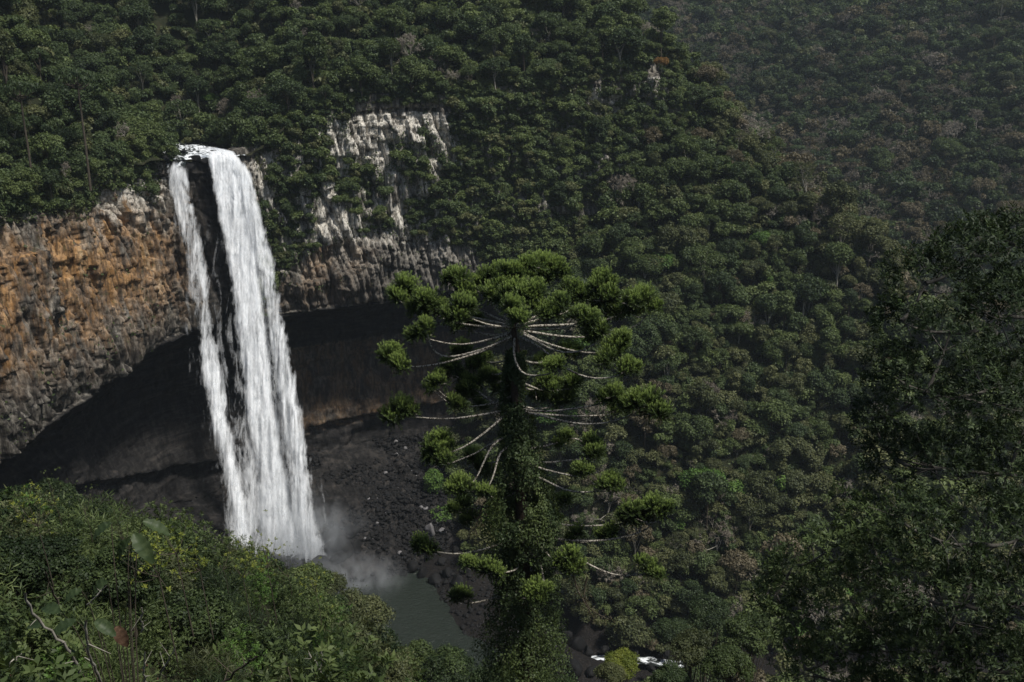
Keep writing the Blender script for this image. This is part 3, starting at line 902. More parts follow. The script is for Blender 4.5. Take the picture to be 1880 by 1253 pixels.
# ------------------------------------------------------------------ spray at the foot of the fall
def mist_material(name, dens, sc, seed):
    t = NT(name)
    co = t.coords((1, 1, 1), "Generated")
    c = t.n("ShaderNodeVectorMath", _operation="SUBTRACT", i0=co)
    c.inputs[1].default_value = (0.5, 0.5, 0.5)
    r = t.n("ShaderNodeVectorMath", _operation="LENGTH", i0=c.outputs[0]).outputs["Value"]
    fall_ = t.ramp(r, [(0.05, 1.0), (0.25, 0.5), (0.48, 0.0)])
    n = t.noise(t.coords((1, 1, 0.8)), sc, 5, 0.62, 1.2)
    nn_ = t.ramp(n, [(0.40, 0.0), (0.70, 1.0)])
    v = t.n("ShaderNodeVolumePrincipled", Color=(0.9, 0.93, 0.96, 1))
    v.inputs["Anisotropy"].default_value = 0.2
    t.L.new(t.math("MULTIPLY", t.math("MULTIPLY", fall_, nn_), dens), v.inputs["Density"])
    t.L.new(v.outputs[0], t.out.inputs["Volume"])
    return t.m
def mist(px, py, Y, rx, ry, rz, dens, sc=0.10):
    import bmesh
    c = P(px, py, Y)
    bm = bmesh.new()
    bmesh.ops.create_icosphere(bm, subdivisions=3, radius=1.0)
    for v in bm.verts:
        v.co = (v.co.x * rx, v.co.y * ry, v.co.z * rz)
    me = bpy.data.meshes.new("mist")
    bm.to_mesh(me)
    bm.free()
    me.materials.append(mist_material("mist", dens, sc, 1))
    o = link("mist", me, None, tuple(c))
    tag(o, None, None, None, "stuff")
    return o
tag(mist(545, 985, 293, 22, 9, 22, 0.22, 0.12), "white spray cloud boiling round the foot of the waterfall")
tag(mist(650, 1062, 286, 20, 11, 10, 0.20, 0.16), "thin mist drifting over the pool beside the waterfall")
tag(mist(610, 960, 290, 16, 7, 8, 0.06, 0.16), "faint spray blown across the dark rubble beside the waterfall")

tag(mist(500, 850, 297, 12, 6, 34, 0.03, 0.10), "faint veil of spray hanging along the lower waterfall")
# ================================================================== forest trees: a few shapes, then many individuals
def crown_leaves(R, H, nl, nleaf, L, W, seed, up=0.3, droop=0.15, lobe=(0.17, 0.44), low=-0.35, z0=0.0):
    r = np.random.default_rng(seed)
    d = unit(r.normal(size=(nl, 3)))
    d[:, 2] = np.where(d[:, 2] < low, -d[:, 2], d[:, 2])
    rad = r.uniform(0.25, 1.0, nl) ** 0.4
    skew = r.uniform(0.78, 1.22, 3)
    c = d * rad[:, None] * np.array([R * 0.72, R * 0.72, H * 0.36]) * skew + np.array([0, 0, z0 + H * 0.5])
    lr = R * r.uniform(*lobe, nl) * (1.1 - 0.25 * rad)
    w = lr ** 2 / (lr ** 2).sum()
    ids = r.choice(nl, size=int(nleaf * 1.7), p=w)
    dd = unit(r.normal(size=(len(ids), 3)))
    dd[:, 2] = np.where((dd[:, 2] < -0.25) & (r.random(len(ids)) < 0.75), -dd[:, 2], dd[:, 2])
    rr = r.uniform(0.62, 1.08, len(ids)) * (1 + 0.05 * r.exponential(1, len(ids))) * (1 + 0.46 * fbm(dd[:, 0] * 2.2 + ids * 3.1, dd[:, 1] * 2.2, dd[:, 2] * 2.2, 2, seed))
    p = c[ids] + dd * (lr[ids] * rr)[:, None] * np.array([1, 1, 0.82])
    inside = np.zeros(len(ids), bool)
    for j in range(nl):
        q = np.linalg.norm((p - c[j]) / np.array([1, 1, 0.82]), axis=1)
        inside |= (q < lr[j] * 0.74) & (ids != j)
    keep = np.where(~inside)[0][:nleaf]
    p, dd, ids = p[keep], dd[keep], ids[keep]
    p = p + r.normal(size=p.shape) * L * 0.22
    nrm = dd * 0.75 + r.normal(size=p.shape) * 0.55 + np.array([0, 0, up])
    v, f = cards(p, nrm, L * r.uniform(0.6, 1.35, len(p)), W * r.uniform(0.7, 1.3, len(p)), r, droop)
    lt = r.uniform(-0.20, 0.22, nl)
    tone = np.clip(0.48 + lt[ids] + r.normal(0, 0.15, len(p)), 0, 1)
    return v, f, tone, c, lr

def trunk_mesh(h, r0, limbs, seed, lean=0.4, name="trunk", mat="bark"):
    r = np.random.default_rng(seed)
    s = Soup()
    top = np.array([r.normal() * lean, r.normal() * lean, h])
    mid = np.array([r.normal() * lean * .6, r.normal() * lean * .6, h * 0.5])
    pts = bez((0, 0, -1.5), mid, top, 8)
    s.add(*tube(pts, np.linspace(r0, r0 * 0.45, 8), 6))
    for c in limbs:
        k = r.integers(3, 7)
        st = pts[k]
        s.add(*tube(bez(st, (st + c) / 2 + np.array([0, 0, -0.3]), c, 5), np.linspace(r0 * 0.42, r0 * 0.12, 5), 4))
    return s.mesh(name, [M[mat]], True)

KINDS = {}
def make_kind(key, variants, R, H, nl, z0, mats, trunk_r=0.22, leaf=(0.44, 0.32), n_near=4200, **kw):
    lst = []
    for v_ in range(variants):
        sd_ = hash_seed(key, v_)
        Rv = R * (0.9 + 0.2 * ((v_ * 37) % 10) / 10)
        v, f, tone, c, lr = crown_leaves(Rv, H, nl, n_near, leaf[0], leaf[1], sd_, z0=z0, **kw)
        v2, f2, tone2, _, _ = crown_leaves(Rv, H, nl, 1500, leaf[0] * 1.45, leaf[1] * 1.45, sd_, z0=z0, **kw)
        v3, f3, tone3, _, _ = crown_leaves(Rv, H, max(8, int(nl * .7)), 420, leaf[0] * 2.2, leaf[1] * 2.1, sd_, z0=z0, **kw)
        crowns = {m: mesh_np("crown", v, f, [M[m]], tone) for m in mats}
        order = np.argsort(c[:, 2])[-6:]
        tr = trunk_mesh(z0 + H * 0.42, trunk_r, c[order], sd_ + 5, mat="bark_pale" if v_ % 3 == 1 else "bark")
        lst.append(dict(crowns=crowns, trunk=tr, mid=(v2, f2, tone2), far=(v3, f3, tone3), R=Rv, H=H, z0=z0))
    KINDS[key] = lst

def hash_seed(key, k):
    return sum(ord(ch) * (i + 3) for i, ch in enumerate(key)) * 13 + k * 101

GREENS = ["leaf_green", "leaf_deep", "leaf_olive", "leaf_bright", "leaf_brown"]
make_kind("round", 6, 4.2, 7.4, 20, 0.5, GREENS + ["leaf_orange"])
make_kind("layered", 3, 4.8, 6.0, 24, 1.2, GREENS, lobe=(0.22, 0.36), up=0.6, low=-0.1)
make_kind("draped", 3, 2.9, 11.0, 22, 1.0, GREENS, droop=0.8, lobe=(0.36, 0.58), up=0.1)
make_kind("airy", 3, 4.4, 7.4, 26, 1.4, GREENS, n_near=2000, lobe=(0.16, 0.30), leaf=(0.40, 0.27))
make_kind("bush", 4, 2.6, 3.4, 13, 0.0, GREENS, n_near=1500, trunk_r=0.10, leaf=(0.36, 0.27))

def bare_tree(h, seed, twigs=620):
    """leafless crown: (branch soup, twig cards)"""
    r = np.random.default_rng(seed)
    s = Soup()
    tips = []
    def grow(p, d, ln, rad, lev):
        q = p + d * ln
        m = (p + q) / 2 + r.normal(size=3) * ln * 0.07
        s.add(*tube(bez(p, m, q, 4), np.linspace(rad, rad * 0.62, 4), 5 if lev < 2 else 3))
        if lev >= 4:
            tips.append((q, d))
            return
        for _ in range(3 if lev else 4):
            nd = unit(d * 0.75 + r.normal(size=3) * 0.55 + np.array([0, 0, 0.22]))
            grow(q - d * ln * r.uniform(0, 0.3), nd, ln * r.uniform(0.58, 0.8), rad * 0.58, lev + 1)
    grow(np.array([0, 0, -1.0]), unit(np.array([r.normal() * .12, r.normal() * .12, 1])), h * 0.42, h * 0.019, 0)
    t0 = np.array([t[0] for t in tips])
    td = np.array([t[1] for t in tips])
    k = r.integers(0, len(t0), twigs * 3)
    L = r.uniform(0.5, 1.1, len(k)) * h / 9
    dirs = unit(td[k] + r.normal(size=(len(k), 3)) * 0.7)
    c = t0[k] + dirs * L[:, None] * 0.45
    v, f = cards(c, r.normal(size=(len(k), 3)), L, 0.10 * h / 9, r, 0, 0.0, along=dirs * 3)
    return s, (v, f, np.clip(r.normal(0.5, 0.2, len(f)), 0, 1))

BARE = []
for k in range(5):
    s, (tv_, tf_, tt_) = bare_tree(9.0, 500 + k)
    BARE.append(dict(trunk=s.mesh("trunk", [M["bark_pale"]], True), twigs={m: mesh_np("crown", tv_, tf_, [M[m]], tt_) for m in ("twig_pale", "leaf_brown", "leaf_olive")},
                     far=(tv_, tf_, tt_), soup=s.arrays(), R=4.0, H=9.0, z0=0.0))

# far araucaria: flat umbrella on a bare pole
def umbrella(seed):
    r = np.random.default_rng(seed)
    n = 13
    a = np.arange(n) * 2.4 + r.uniform(0, 1)
    rad = np.sqrt(np.linspace(0.05, 1, n)) * 4.4
    c = np.stack([np.cos(a) * rad, np.sin(a) * rad, 13.6 + 0.9 * (1 - rad / 4.4) + r.normal(0, .25, n)], -1)
    k = r.integers(0, n, 900)
    dd = unit(r.normal(size=(900, 3)))
    p = c[k] + dd * np.array([1.25, 1.25, 0.62]) * r.uniform(0.6, 1.05, 900)[:, None]
    v, f = cards(p, dd + np.array([0, 0, .6]), 0.75, 0.30, r)
    s = Soup()
    s.add(*tube(np.array([(0, 0, -1.5), (0.1, 0, 5), (0.0, 0.1, 10), (0, 0, 13.8)]), [0.34, 0.29, 0.24, 0.16], 7))
    for q in c[3:]:
        s.add(*tube(bez((0, 0, 12.4 + r.uniform(-.6, .6)), (q[0] * .6, q[1] * .6, 12.2), q, 6), np.linspace(0.11, 0.05, 6), 4))
    return v, f, np.clip(r.normal(0.35, 0.15, 900), 0, 1), s
UMB = []
for k in range(3):
    v, f, tn, s = umbrella(700 + k)
    UMB.append(dict(crown=mesh_np("crown", v, f, [M["leaf_deep"]], tn), trunk=s.mesh("trunk", [M["bark"]], True), R=5.0, H=16))

# ---------------------------------------------------------------- where trees stand
def jitter(x0, x1, y0, y1, st, r):
    xs, ys = np.arange(x0, x1, st), np.arange(y0, y1, st)
    X, Y = np.meshgrid(xs, ys)
    return (X + r.uniform(-.48, .48, X.shape) * st).ravel(), (Y + r.uniform(-.48, .48, Y.shape) * st).ravel()

def darts(x0, x1, y0, y1, n, r, sizes, k=0.60):
    """points of mixed crown sizes, big ones first, none much inside another"""
    cell, out, G = 4.0, [], {}
    s_ = np.concatenate([r.uniform(a, b, int(n * f)) for a, b, f in sizes])
    s_ = np.sort(s_)[::-1]
    X, Y = r.uniform(x0, x1, len(s_)), r.uniform(y0, y1, len(s_))
    for a, b, c in zip(X, Y, s_):
        i, j = int(a // cell), int(b // cell)
        ok_ = True
        for di in range(-3, 4):
            for dj in range(-3, 4):
                for (p_, q_, e_) in G.get((i + di, j + dj), ()):
                    if (p_ - a) ** 2 + (q_ - b) ** 2 < (k * 4.2 * (c + e_) * 0.5 * 1.25) ** 2:
                        ok_ = False
                        break
                if not ok_:
                    break
            if not ok_:
                break
        if ok_:
            G.setdefault((i, j), []).append((a, b, c))
            out.append((a, b, c))
    o_ = np.array(out)
    return o_[:, 0], o_[:, 1], o_[:, 2]
SIZES = [(1.15, 1.75, 0.06), (0.8, 1.15, 0.25), (0.42, 0.78, 0.69)]
pos, reg, siz = [], [], []
# a) plateau above the cliff
x, y, z_s = darts(-230, 110, 110, 470, 15000, rng, SIZES)
d, idx = signed(x, y)
u = ((x + 89) * 0.80 + (y - 303) * 0.60) * 0.75
v_ = -(x + 89) * 0.60 + (y - 303) * 0.80
river = (np.abs(u) < 8.0) & (v_ > -9) & (v_ < 36)
ok = (d > _C[idx, 4] * 0.6) & ~river & (y > 60)
z = h_up(x, y, d, idx)
p = np.stack([x, y, z], -1)[ok]
pos.append(p); reg.append(np.full(len(p), 0)); siz.append(z_s[ok])
# b) the spur face and the gorge side
x, y, z_s = darts(-30, 220, 200, 440, 15000, rng, SIZES, 0.52)
d, idx = signed(x, y)
h = h_in(x, y)
ok = (d < 3) & (h > -176) & (face_z(x, y) > -181) & ((h > -170) | (x > 34)) & (h > near_z(x, y) + 1) & (face_z(x, y) < nose_z(x) + 45)
p = np.stack([x, y, h], -1)[ok]
pos.append(p); reg.append(np.full(len(p), 1)); siz.append(z_s[ok])
# c) on the cliff itself, wherever the photo shows no bare rock
msk = (face & (cpx > -60) & (cpx < 1420))
sI, vI = np.where(msk)
step_area = 3.3
pick = rng.permutation(len(sI))[:60000]
cand = CV[sI[pick], vI[pick]]
cq = np.floor(cand / 2.5).astype(int)
_, first = np.unique(cq[:, 0] * 1000003 + cq[:, 1] * 1009 + cq[:, 2], return_index=True)
cand = cand[first]
cx_, cy_, _c = project(cand)
rk = rock_mask(cx_, cy_) | rock_mask(cx_, cy_ - 14) | rock_mask(cx_, cy_ - 26) | rock_mask(cx_ + 6, cy_) | ((cx_ > 450) & (cx_ < 840) & (fbm(cand[:, 0] * .2, cand[:, 1] * .2, cand[:, 2] * .1, 3, 171) > 0.22))
rk &= cand[:, 2] < curve_at(np.interp(sI[pick][first], np.arange(NS), ss))[:, 3] - 4.5
behind = (cx_ > 285) & (cx_ < 470) & (cy_ > 270)
sd0, _ = signed(cand[:, 0], cand[:, 1])
buried = h_in(cand[:, 0], cand[:, 1], False) > cand[:, 2] + 2
ok = ~rk & ~behind & ~buried
p = cand[ok]
pos.append(p); reg.append(np.full(len(p), 2)); siz.append(np.clip(rng.lognormal(-.04, .34, len(p)), .45, 1.7))
# d) slope under the left wall
x, y = jitter(-135, -60, 150, 290, 5.0, rng)
gz = gorge_height(x, y)
gx, gy, _g = project(np.stack([x, y, gz], -1))
d, idx = signed(x, y)
ok = (d < -6) & (gz > WATER_Z + 3) & (gx < 330 - (gy - 850) * 0.1) & (gz > near_z(x, y) - 1)
p = np.stack([x, y, gz], -1)[ok]
pos.append(p); reg.append(np.full(len(p), 3)); siz.append(np.clip(rng.lognormal(-.04, .3, len(p)), .45, 1.6))
# e) far hillside
x, y, z_s = darts(36, 240, 90, 254, 9000, rng, SIZES, 0.6)
h = h_in(x, y)
ok = (np.abs(y - 249) > 9) & ((y < 238) | (x > 62))
p = np.stack([x, y, h], -1)[ok]
pos.append(p); reg.append(np.full(len(p), 1)); siz.append(z_s[ok])
x, y, z_s = darts(150, 420, 300, 425, 7000, rng, SIZES, 0.6)
d, idx = signed(x, y)
hn_, hf_ = h_in(x, y), h_far(x, y)
h = np.where(x < 248, hn_, hf_)
ok = (face_z(x, y) > nose_z(x) + 45) | (x > 215)
p = np.stack([x, y, h], -1)[ok]
pos.append(p); reg.append(np.full(len(p), 1)); siz.append(z_s[ok])
x, y, z_s = darts(60, 480, 425, 1000, 26000, rng, [(1.2, 1.9, 0.06), (0.85, 1.2, 0.3), (0.55, 0.85, 0.64)], 0.62)
z = h_far(x, y)
p = np.stack([x, y, z], -1)
pos.append(p); reg.append(np.full(len(p), 4)); siz.append(z_s)
pos, reg, siz = np.concatenate(pos), np.concatenate(reg), np.concatenate(siz)
qx, qy, qd = project(pos)
inview = (qx > -140) & (qx < 2020) & (qy > -120) & (qy < 1500)
pos, reg, siz, qx, qy, qd = pos[inview], reg[inview], siz[inview], qx[inview], qy[inview], qd[inview]
NT_ = len(pos)

# ---------------------------------------------------------------- what each tree is
patch = fbm(pos[:, 0] * .035, pos[:, 1] * .035, pos[:, 2] * .03, 3, 101)
rv = rng.random(NT_)
rw = rng.random(NT_)
crest = smooth(0, 60, 120 - np.abs(qy - np.interp(qx, [1210, 1316, 1453, 1619], [0, 120, 320, 456]) - 60)) * ((qx > 1180) & (reg != 4))
lowsp = ((reg == 1) & (qy > 640)) * 1.0
kind = np.array(["round"] * NT_, dtype=object)
mat = np.array(["leaf_green"] * NT_, dtype=object)
sc = siz.copy()
for i in range(NT_):
    R_, a, b, pt = reg[i], rv[i], rw[i], patch[i]
    if R_ == 2:
        kind[i] = "bush" if a < 0.8 else ("draped" if a < 0.9 else "airy")
        mat[i] = "leaf_deep" if b < 0.42 else ("leaf_green" if b < 0.86 else "leaf_olive")
        sc[i] *= 0.95 if kind[i] == "bush" else 0.55
        continue
    if R_ == 4:
        kind[i] = "bare" if a < 0.08 + 0.22 * (pt > 0.18) + 0.12 * (1380 < qx[i] < 1760 and 200 < qy[i] < 500) else ("airy" if a < 0.42 else "round")
        mat[i] = "leaf_brown" if (b < 0.05 + 0.22 * (pt > 0.12) + 0.22 * (1380 < qx[i] < 1760 and 200 < qy[i] < 500)) else ("leaf_olive" if b < 0.24 else ("leaf_deep" if b < 0.90 else "leaf_green"))  # mostly deep green, so the far hill seems less lit
        sc[i] *= 1.1
        continue
    if R_ == 3:
        kind[i] = "bush" if a < 0.6 else "round"
        mat[i] = "leaf_deep" if b < 0.5 else "leaf_green"
        sc[i] *= 0.8
        continue
    kind[i] = "round" if a < 0.46 else ("layered" if a < 0.66 else ("draped" if a < 0.80 else "airy"))
    if R_ == 0:
        mat[i] = "leaf_deep" if b < (0.78 if qx[i] < 560 and qy[i] < 270 else 0.44) - 0.3 * pt else ("leaf_green" if b < 0.93 else "leaf_olive")  # more dark leaves at upper left, in place of deeper shadow
        if a > 0.965:
            kind[i] = "bare"
    else:
        po = 0.17 + 0.46 * crest[i] + 0.30 * lowsp[i] * (pt > -0.1)
        pb = 0.012 + 0.16 * crest[i] + 0.12 * lowsp[i] * (pt > 0.12)
        mat[i] = "leaf_brown" if b < pb else ("leaf_olive" if b < pb + po else ("leaf_deep" if b < 0.5 + 0.5 * (pb + po) else "leaf_green"))
        if mat[i] == "leaf_brown":
            kind[i] = "airy"
        if rng.random() < 0.03 + (0.08 + 0.16 * (300 < qy[i] < 500)) * crest[i] + 0.04 * lowsp[i]:
            kind[i] = "bare"
        if rng.random() < 0.03 and mat[i] != "leaf_brown":
            mat[i] = "leaf_bright"
        if qx[i] > 1380 and 480 < qy[i] < 760 and a > 0.4 and mat[i] != "leaf_brown":
            kind[i] = "draped"
        sc[i] *= 1.0
    if R_ == 0:
        sc[i] *= 1.0
    if mat[i] == "leaf_brown" and kind[i] in ("draped",):
        kind[i] = "airy"

# trees the photo singles out: (photo x, y of crown, kind, material, scale, label)
SPECIAL = [
    (1215, 112, "round", "leaf_orange", 0.62, "rust orange leaved tree beside the white rocks near the spur's top"),
    (1395, 440, "round", "leaf_bright", 0.95, "bright fresh green tree standing out on the dark spur"),
    (1285, 255, "airy", "leaf_brown", 1.15, "wide olive brown tree on the spur crest above the bright green tree"),
    (1345, 290, "airy", "leaf_brown", 1.0, "brown tree with thin foliage on the edge of the spur crest"),
    (1505, 395, "bare", "twig_pale", 1.0, "pale leafless tree, widest of those on the spur's sunlit shoulder"),
    (1535, 420, "bare", "twig_pale", 0.9, "pale leafless tree lowest on the spur's sunlit shoulder"),
    (1465, 320, "bare", "twig_pale", 0.8, "grey leafless tree highest on the spur's shoulder"),
    (1432, 705, "airy", "leaf_olive", 1.0, "yellow green tree on a bare white trunk in the lower spur forest"),
    (1350, 690, "airy", "leaf_olive", 1.15, "yellowish thin crowned tree beside the white trunked tree"),
    (1305, 860, "airy", "leaf_olive", 0.8, "yellow tinged tree on the lower spur above the dark bushes"),
    (335, 190, "bare", "twig_pale", 0.9, "grey leafless tree behind the river above the waterfall"),
    (205, 185, "bare", "twig_pale", 0.75, "grey leafless tree in the dark forest above the orange cliff"),
    (385, 185, "layered", "leaf_bright", 0.8, "fresh green flat crowned tree just above the waterfall"),
    (1400, 165, None, None, 1, None)]

def surface_at(px, py, R):
    """walk a sight line until it meets land or cliff"""
    dv = ray(px, py)
    for Yv in np.arange(180, 900, 1.5):
        p_ = dv * (Yv / dv[1])
        dd, ii = signed([p_[0]], [p_[1]])
        if dd[0] > 0:
            g = h_up(np.array([p_[0]]), np.array([p_[1]]), dd, ii)[0] if dd[0] > _C[ii[0], 4] else -999
            if -90 < p_[2] < _C[ii[0], 3] and dd[0] > 0:
                return p_
        else:
            g = h_in(np.array([p_[0]]), np.array([p_[1]]))[0]
        if p_[0] > 60 and Yv > 420:
            g = max(g, h_far(np.array([p_[0]]), np.array([p_[1]]))[0])
        if p_[2] <= g:
            return np.array([p_[0], p_[1], g])
    return None
sp_i = {}
for (px, py, k_, m_, s_, lab) in SPECIAL:
    if k_ is None:
        continue
    hgt = {"round": 5.6, "airy": 6.2, "bare": 6.5, "layered": 5.5}[k_] * s_
    q = surface_at(px, py + 4, 0)
    if q is None:
        continue
    dpx = hgt * F / q[1]
    q2 = surface_at(px, py + dpx * 0.85, 0)
    q = q2 if q2 is not None else q
    far_ = np.hypot(pos[:, 0] - q[0], pos[:, 1] - q[1]) > 3.6 * s_
    front = (np.hypot(qx - px, qy - (py + dpx * .6)) < dpx * 0.55) & (pos[:, 1] < q[1])
    keep = far_ & ~front
    for nm in ("pos", "reg", "qx", "qy", "qd", "kind", "mat", "sc"):
        globals()[nm] = globals()[nm][keep]
    sp_i = {kk - int((~keep)[:kk].sum()): vv for kk, vv in sp_i.items() if keep[kk]}
    ax, ay, ad = project(q[None])
    pos = np.concatenate([pos, q[None]]); reg = np.append(reg, 9); qx = np.append(qx, ax); qy = np.append(qy, ay); qd = np.append(qd, ad)
    kind = np.append(kind, k_); mat = np.append(mat, m_); sc = np.append(sc, s_)
    sp_i[len(pos) - 1] = lab
NT_ = len(pos)
rot = rng.uniform(0, 6.28, NT_)
var = rng.integers(0, 60, NT_)
sink = np.where(reg == 2, 0.6, 0.4)
pos[:, 2] -= sink
def dims(i):
    K = BARE[var[i] % 5] if kind[i] == "bare" else KINDS[kind[i]][var[i] % len(KINDS[kind[i]])]
    return K, K["R"] * sc[i], (K["z0"] + K["H"] * 0.5) * sc[i], K["H"] * sc[i]

# ---------------------------------------------------------------- how much of each the photo's view shows
QW, QH = 470, 314
zb = np.full((QH, QW), 1e9)
ib = np.full((QH, QW), -1)
def splat(pts, rpx):
    ax, ay, ad = project(pts)
    ix, iy = (ax / 4).astype(int), (ay / 4).astype(int)
    for dx in range(-rpx, rpx + 1):
        for dy in range(-rpx, rpx + 1):
            jx, jy = ix + dx, iy + dy
            ok_ = (jx >= 0) & (jx < QW) & (jy >= 0) & (jy < QH) & (ad > 1)
            np.minimum.at(zb, (jy[ok_], jx[ok_]), ad[ok_])
splat(CV[::2, ::2].reshape(-1, 3), 1)
X, Y = np.meshgrid(np.arange(-120, 240, 1.0), np.arange(20, 440, 1.0))
dd_, _ii = signed(X, Y)
pts = np.stack([X.ravel(), Y.ravel(), h_in(X.ravel(), Y.ravel())], -1)[dd_ < 2]
splat(pts, 1)
yy, xx = np.mgrid[0:QH, 0:QW]
for poly in ([(1350, 1253), (1400, 960), (1560, 800), (1590, 600), (1640, 480), (1880, 400), (1880, 1253)], [(860, 1253), (880, 760), (760, 560), (860, 500), (1060, 490), (1180, 560), (1010, 760), (1050, 1253)], [(0, 1253), (0, 890), (300, 980), (560, 1060), (700, 1110), (850, 1253)]):
    zb[inpoly(xx * 4.0, yy * 4.0, poly)] = 20
order = np.argsort(qd)
for i in order:
    K, Rr, hc, Hh = dims(i)
    ax, ay, ad = project(pos[i] + np.array([0, 0, hc]))
    r1, r2 = Rr * F / ad[0] / 4, Hh * 0.52 * F / ad[0] / 4
    x0, x1 = int(max(0, ax[0] / 4 - r1)), int(min(QW, ax[0] / 4 + r1 + 1))
    y0, y1 = int(max(0, ay[0] / 4 - r2)), int(min(QH, ay[0] / 4 + r2 + 1))
    if x0 >= x1 or y0 >= y1:
        continue
    sx, sy = xx[y0:y1, x0:x1], yy[y0:y1, x0:x1]
    m_ = (((sx - ax[0] / 4) / r1) ** 2 + ((sy - ay[0] / 4) / r2) ** 2 < 1) & (zb[y0:y1, x0:x1] > ad[0] - Rr)
    zb[y0:y1, x0:x1][m_] = ad[0] - Rr
    ib[y0:y1, x0:x1][m_] = i
vis = np.bincount(ib[ib >= 0].ravel(), minlength=NT_)
cxp = np.array([ (xx[ib == i].mean() * 4 if vis[i] else 0) for i in range(NT_)]) if False else np.zeros(NT_)
fl = ib.ravel()
okf = fl >= 0
sxs = np.bincount(fl[okf], weights=xx.ravel()[okf] * 4.0, minlength=NT_)
sys_ = np.bincount(fl[okf], weights=yy.ravel()[okf] * 4.0, minlength=NT_)
vx, vy = sxs / np.maximum(vis, 1), sys_ / np.maximum(vis, 1)
score = vis.astype(float)
for i in sp_i:
    score[i] += 1e6
indiv = np.argsort(-score)[:285]
indiv_set = set(indiv.tolist())

LOOK = {"leaf_gloss_shaded": "dark green", "leaf_green": "mid green", "leaf_deep": "dark green", "leaf_olive": "olive green", "leaf_bright": "bright green", "leaf_brown": "brownish", "leaf_orange": "orange", "twig_pale": "grey"}
SHAPE = {"round": "round crowned", "layered": "flat crowned", "draped": "tall vine draped", "airy": "thin crowned", "bush": "bushy", "bare": "leafless"}
for i in indiv:
    k_ = kind[i]
    nm = {"bare": "leafless_tree", "bush": "cliff_bush"}.get(k_, "forest_tree")
    root = thing(nm, None, {"bush": "bush"}.get(k_, "tree"), tuple(pos[i]), rot[i], {"bare": "leafless trees on the slopes", "bush": "bushes growing on the cliffs"}.get(k_, "trees of the gorge forest"), sc[i])
    K, Rr, hc, Hh = dims(i)
    if k_ == "bare":
        link("trunk", K["trunk"], root)
        link("crown", K["twigs"][mat[i] if mat[i] in K["twigs"] else "twig_pale"], root)
    else:
        link("trunk", K["trunk"], root)
        link("crown", K["crowns"][mat[i]], root)
    if i in sp_i:
        root["label"] = sp_i[i]
    else:
        look = "grey leafless" if k_ == "bare" else LOOK[mat[i]] + " " + SHAPE[k_]
        LABELS.append((root, vx[i], vy[i], look, {"bush": "bush"}.get(k_, "tree"), "high"))

# ---------------------------------------------------------------- the rest of the forest: one mass
SM = ["leaf_green", "leaf_deep", "leaf_olive", "leaf_bright", "leaf_brown", "leaf_orange", "twig_pale", "bark_pale"]
fs, ff = Soup(), Soup()
for i in range(NT_):
    if i in indiv_set:
        continue
    K, Rr, hc, Hh = dims(i)
    c_, s_ = math.cos(rot[i]), math.sin(rot[i])
    Rm = np.array([[c_, s_, 0], [-s_, c_, 0], [0, 0, 1]]) * sc[i]
    tgt = ff if reg[i] == 4 else fs
    shift = -0.26 if reg[i] == 4 else 0.0  # far hill leaf tone lowered, painting it less lit than the spur
    dt = shift + rng.normal(0, 0.19) + 0.5 * fbm(pos[i, 0] * .022, pos[i, 1] * .022, pos[i, 2] * .02, 2, 141)
    if kind[i] == "bare":
        v, f, tn = K["far"]
        kk = slice(0, len(f) // (3 if reg[i] == 4 else 2))
        tgt.add((v[:kk.stop * 4] @ Rm + pos[i]), f[kk], np.clip(tn[kk] + dt, 0, 1), 6)
        V_, F_, T_, M_ = K["soup"]
        if reg[i] != 4:
            tgt.add(V_ @ Rm + pos[i], F_[0], 0.5, 7)
    else:
        v, f, tn = K["far"] if (reg[i] == 4 or vis[i] == 0) else K["mid"]
        tgt.add(v @ Rm + pos[i], f, np.clip(tn + dt, 0, 1), SM.index(mat[i]))
ux, uy = jitter(-230, 200, 110, 440, 4.8, rng)
ud, ui = signed(ux, uy)
uh = np.where(ud > _C[ui, 4], h_up(ux, uy, ud, ui), h_in(ux, uy))
uu, uv = ((ux + 89) * 0.80 + (uy - 303) * 0.60) * 0.75, -(ux + 89) * 0.60 + (uy - 303) * 0.80
okb = ((ud > _C[ui, 4] * 0.5) & ~((np.abs(uu) < 8) & (uv > -9) & (uv < 36))) | ((ud < 3) & (uh > -170) & (face_z(ux, uy) > -172) & (face_z(ux, uy) < nose_z(ux) + 40) & (uh > near_z(ux, uy) + 1))
ax, ay, ad = project(np.stack([ux, uy, uh], -1))
okb &= (ax > -80) & (ax < 1960) & (ay > -60) & (ay < 1320)
for bx_, by_, bz_ in np.stack([ux, uy, uh], -1)[okb]:
    K = KINDS["bush"][rng.integers(4)]
    v, f, tn = K["mid"] if by_ < 330 else K["far"]
    a_ = rng.uniform(0, 6.28)
    c_, s_ = math.cos(a_), math.sin(a_)
    k_ = rng.uniform(0.7, 1.5)
    fs.add(v @ (np.array([[c_, s_, 0], [-s_, c_, 0], [0, 0, 1.15]]) * k_) + np.array([bx_, by_, bz_ - .3]), f, np.clip(tn + rng.normal(0, .14), 0, 1), rng.choice([0, 1, 1, 2]))
o = link("forest", fs.mesh("forest", [M[m] for m in SM]))
tag(o, "unbroken evergreen forest covering the upper slope and the spur", None, None, "stuff")
o = link("far_forest", ff.mesh("far_forest", [M[m] for m in SM]))
tag(o, "mottled grey green forest covering the hillside across the valley", None, None, "stuff")

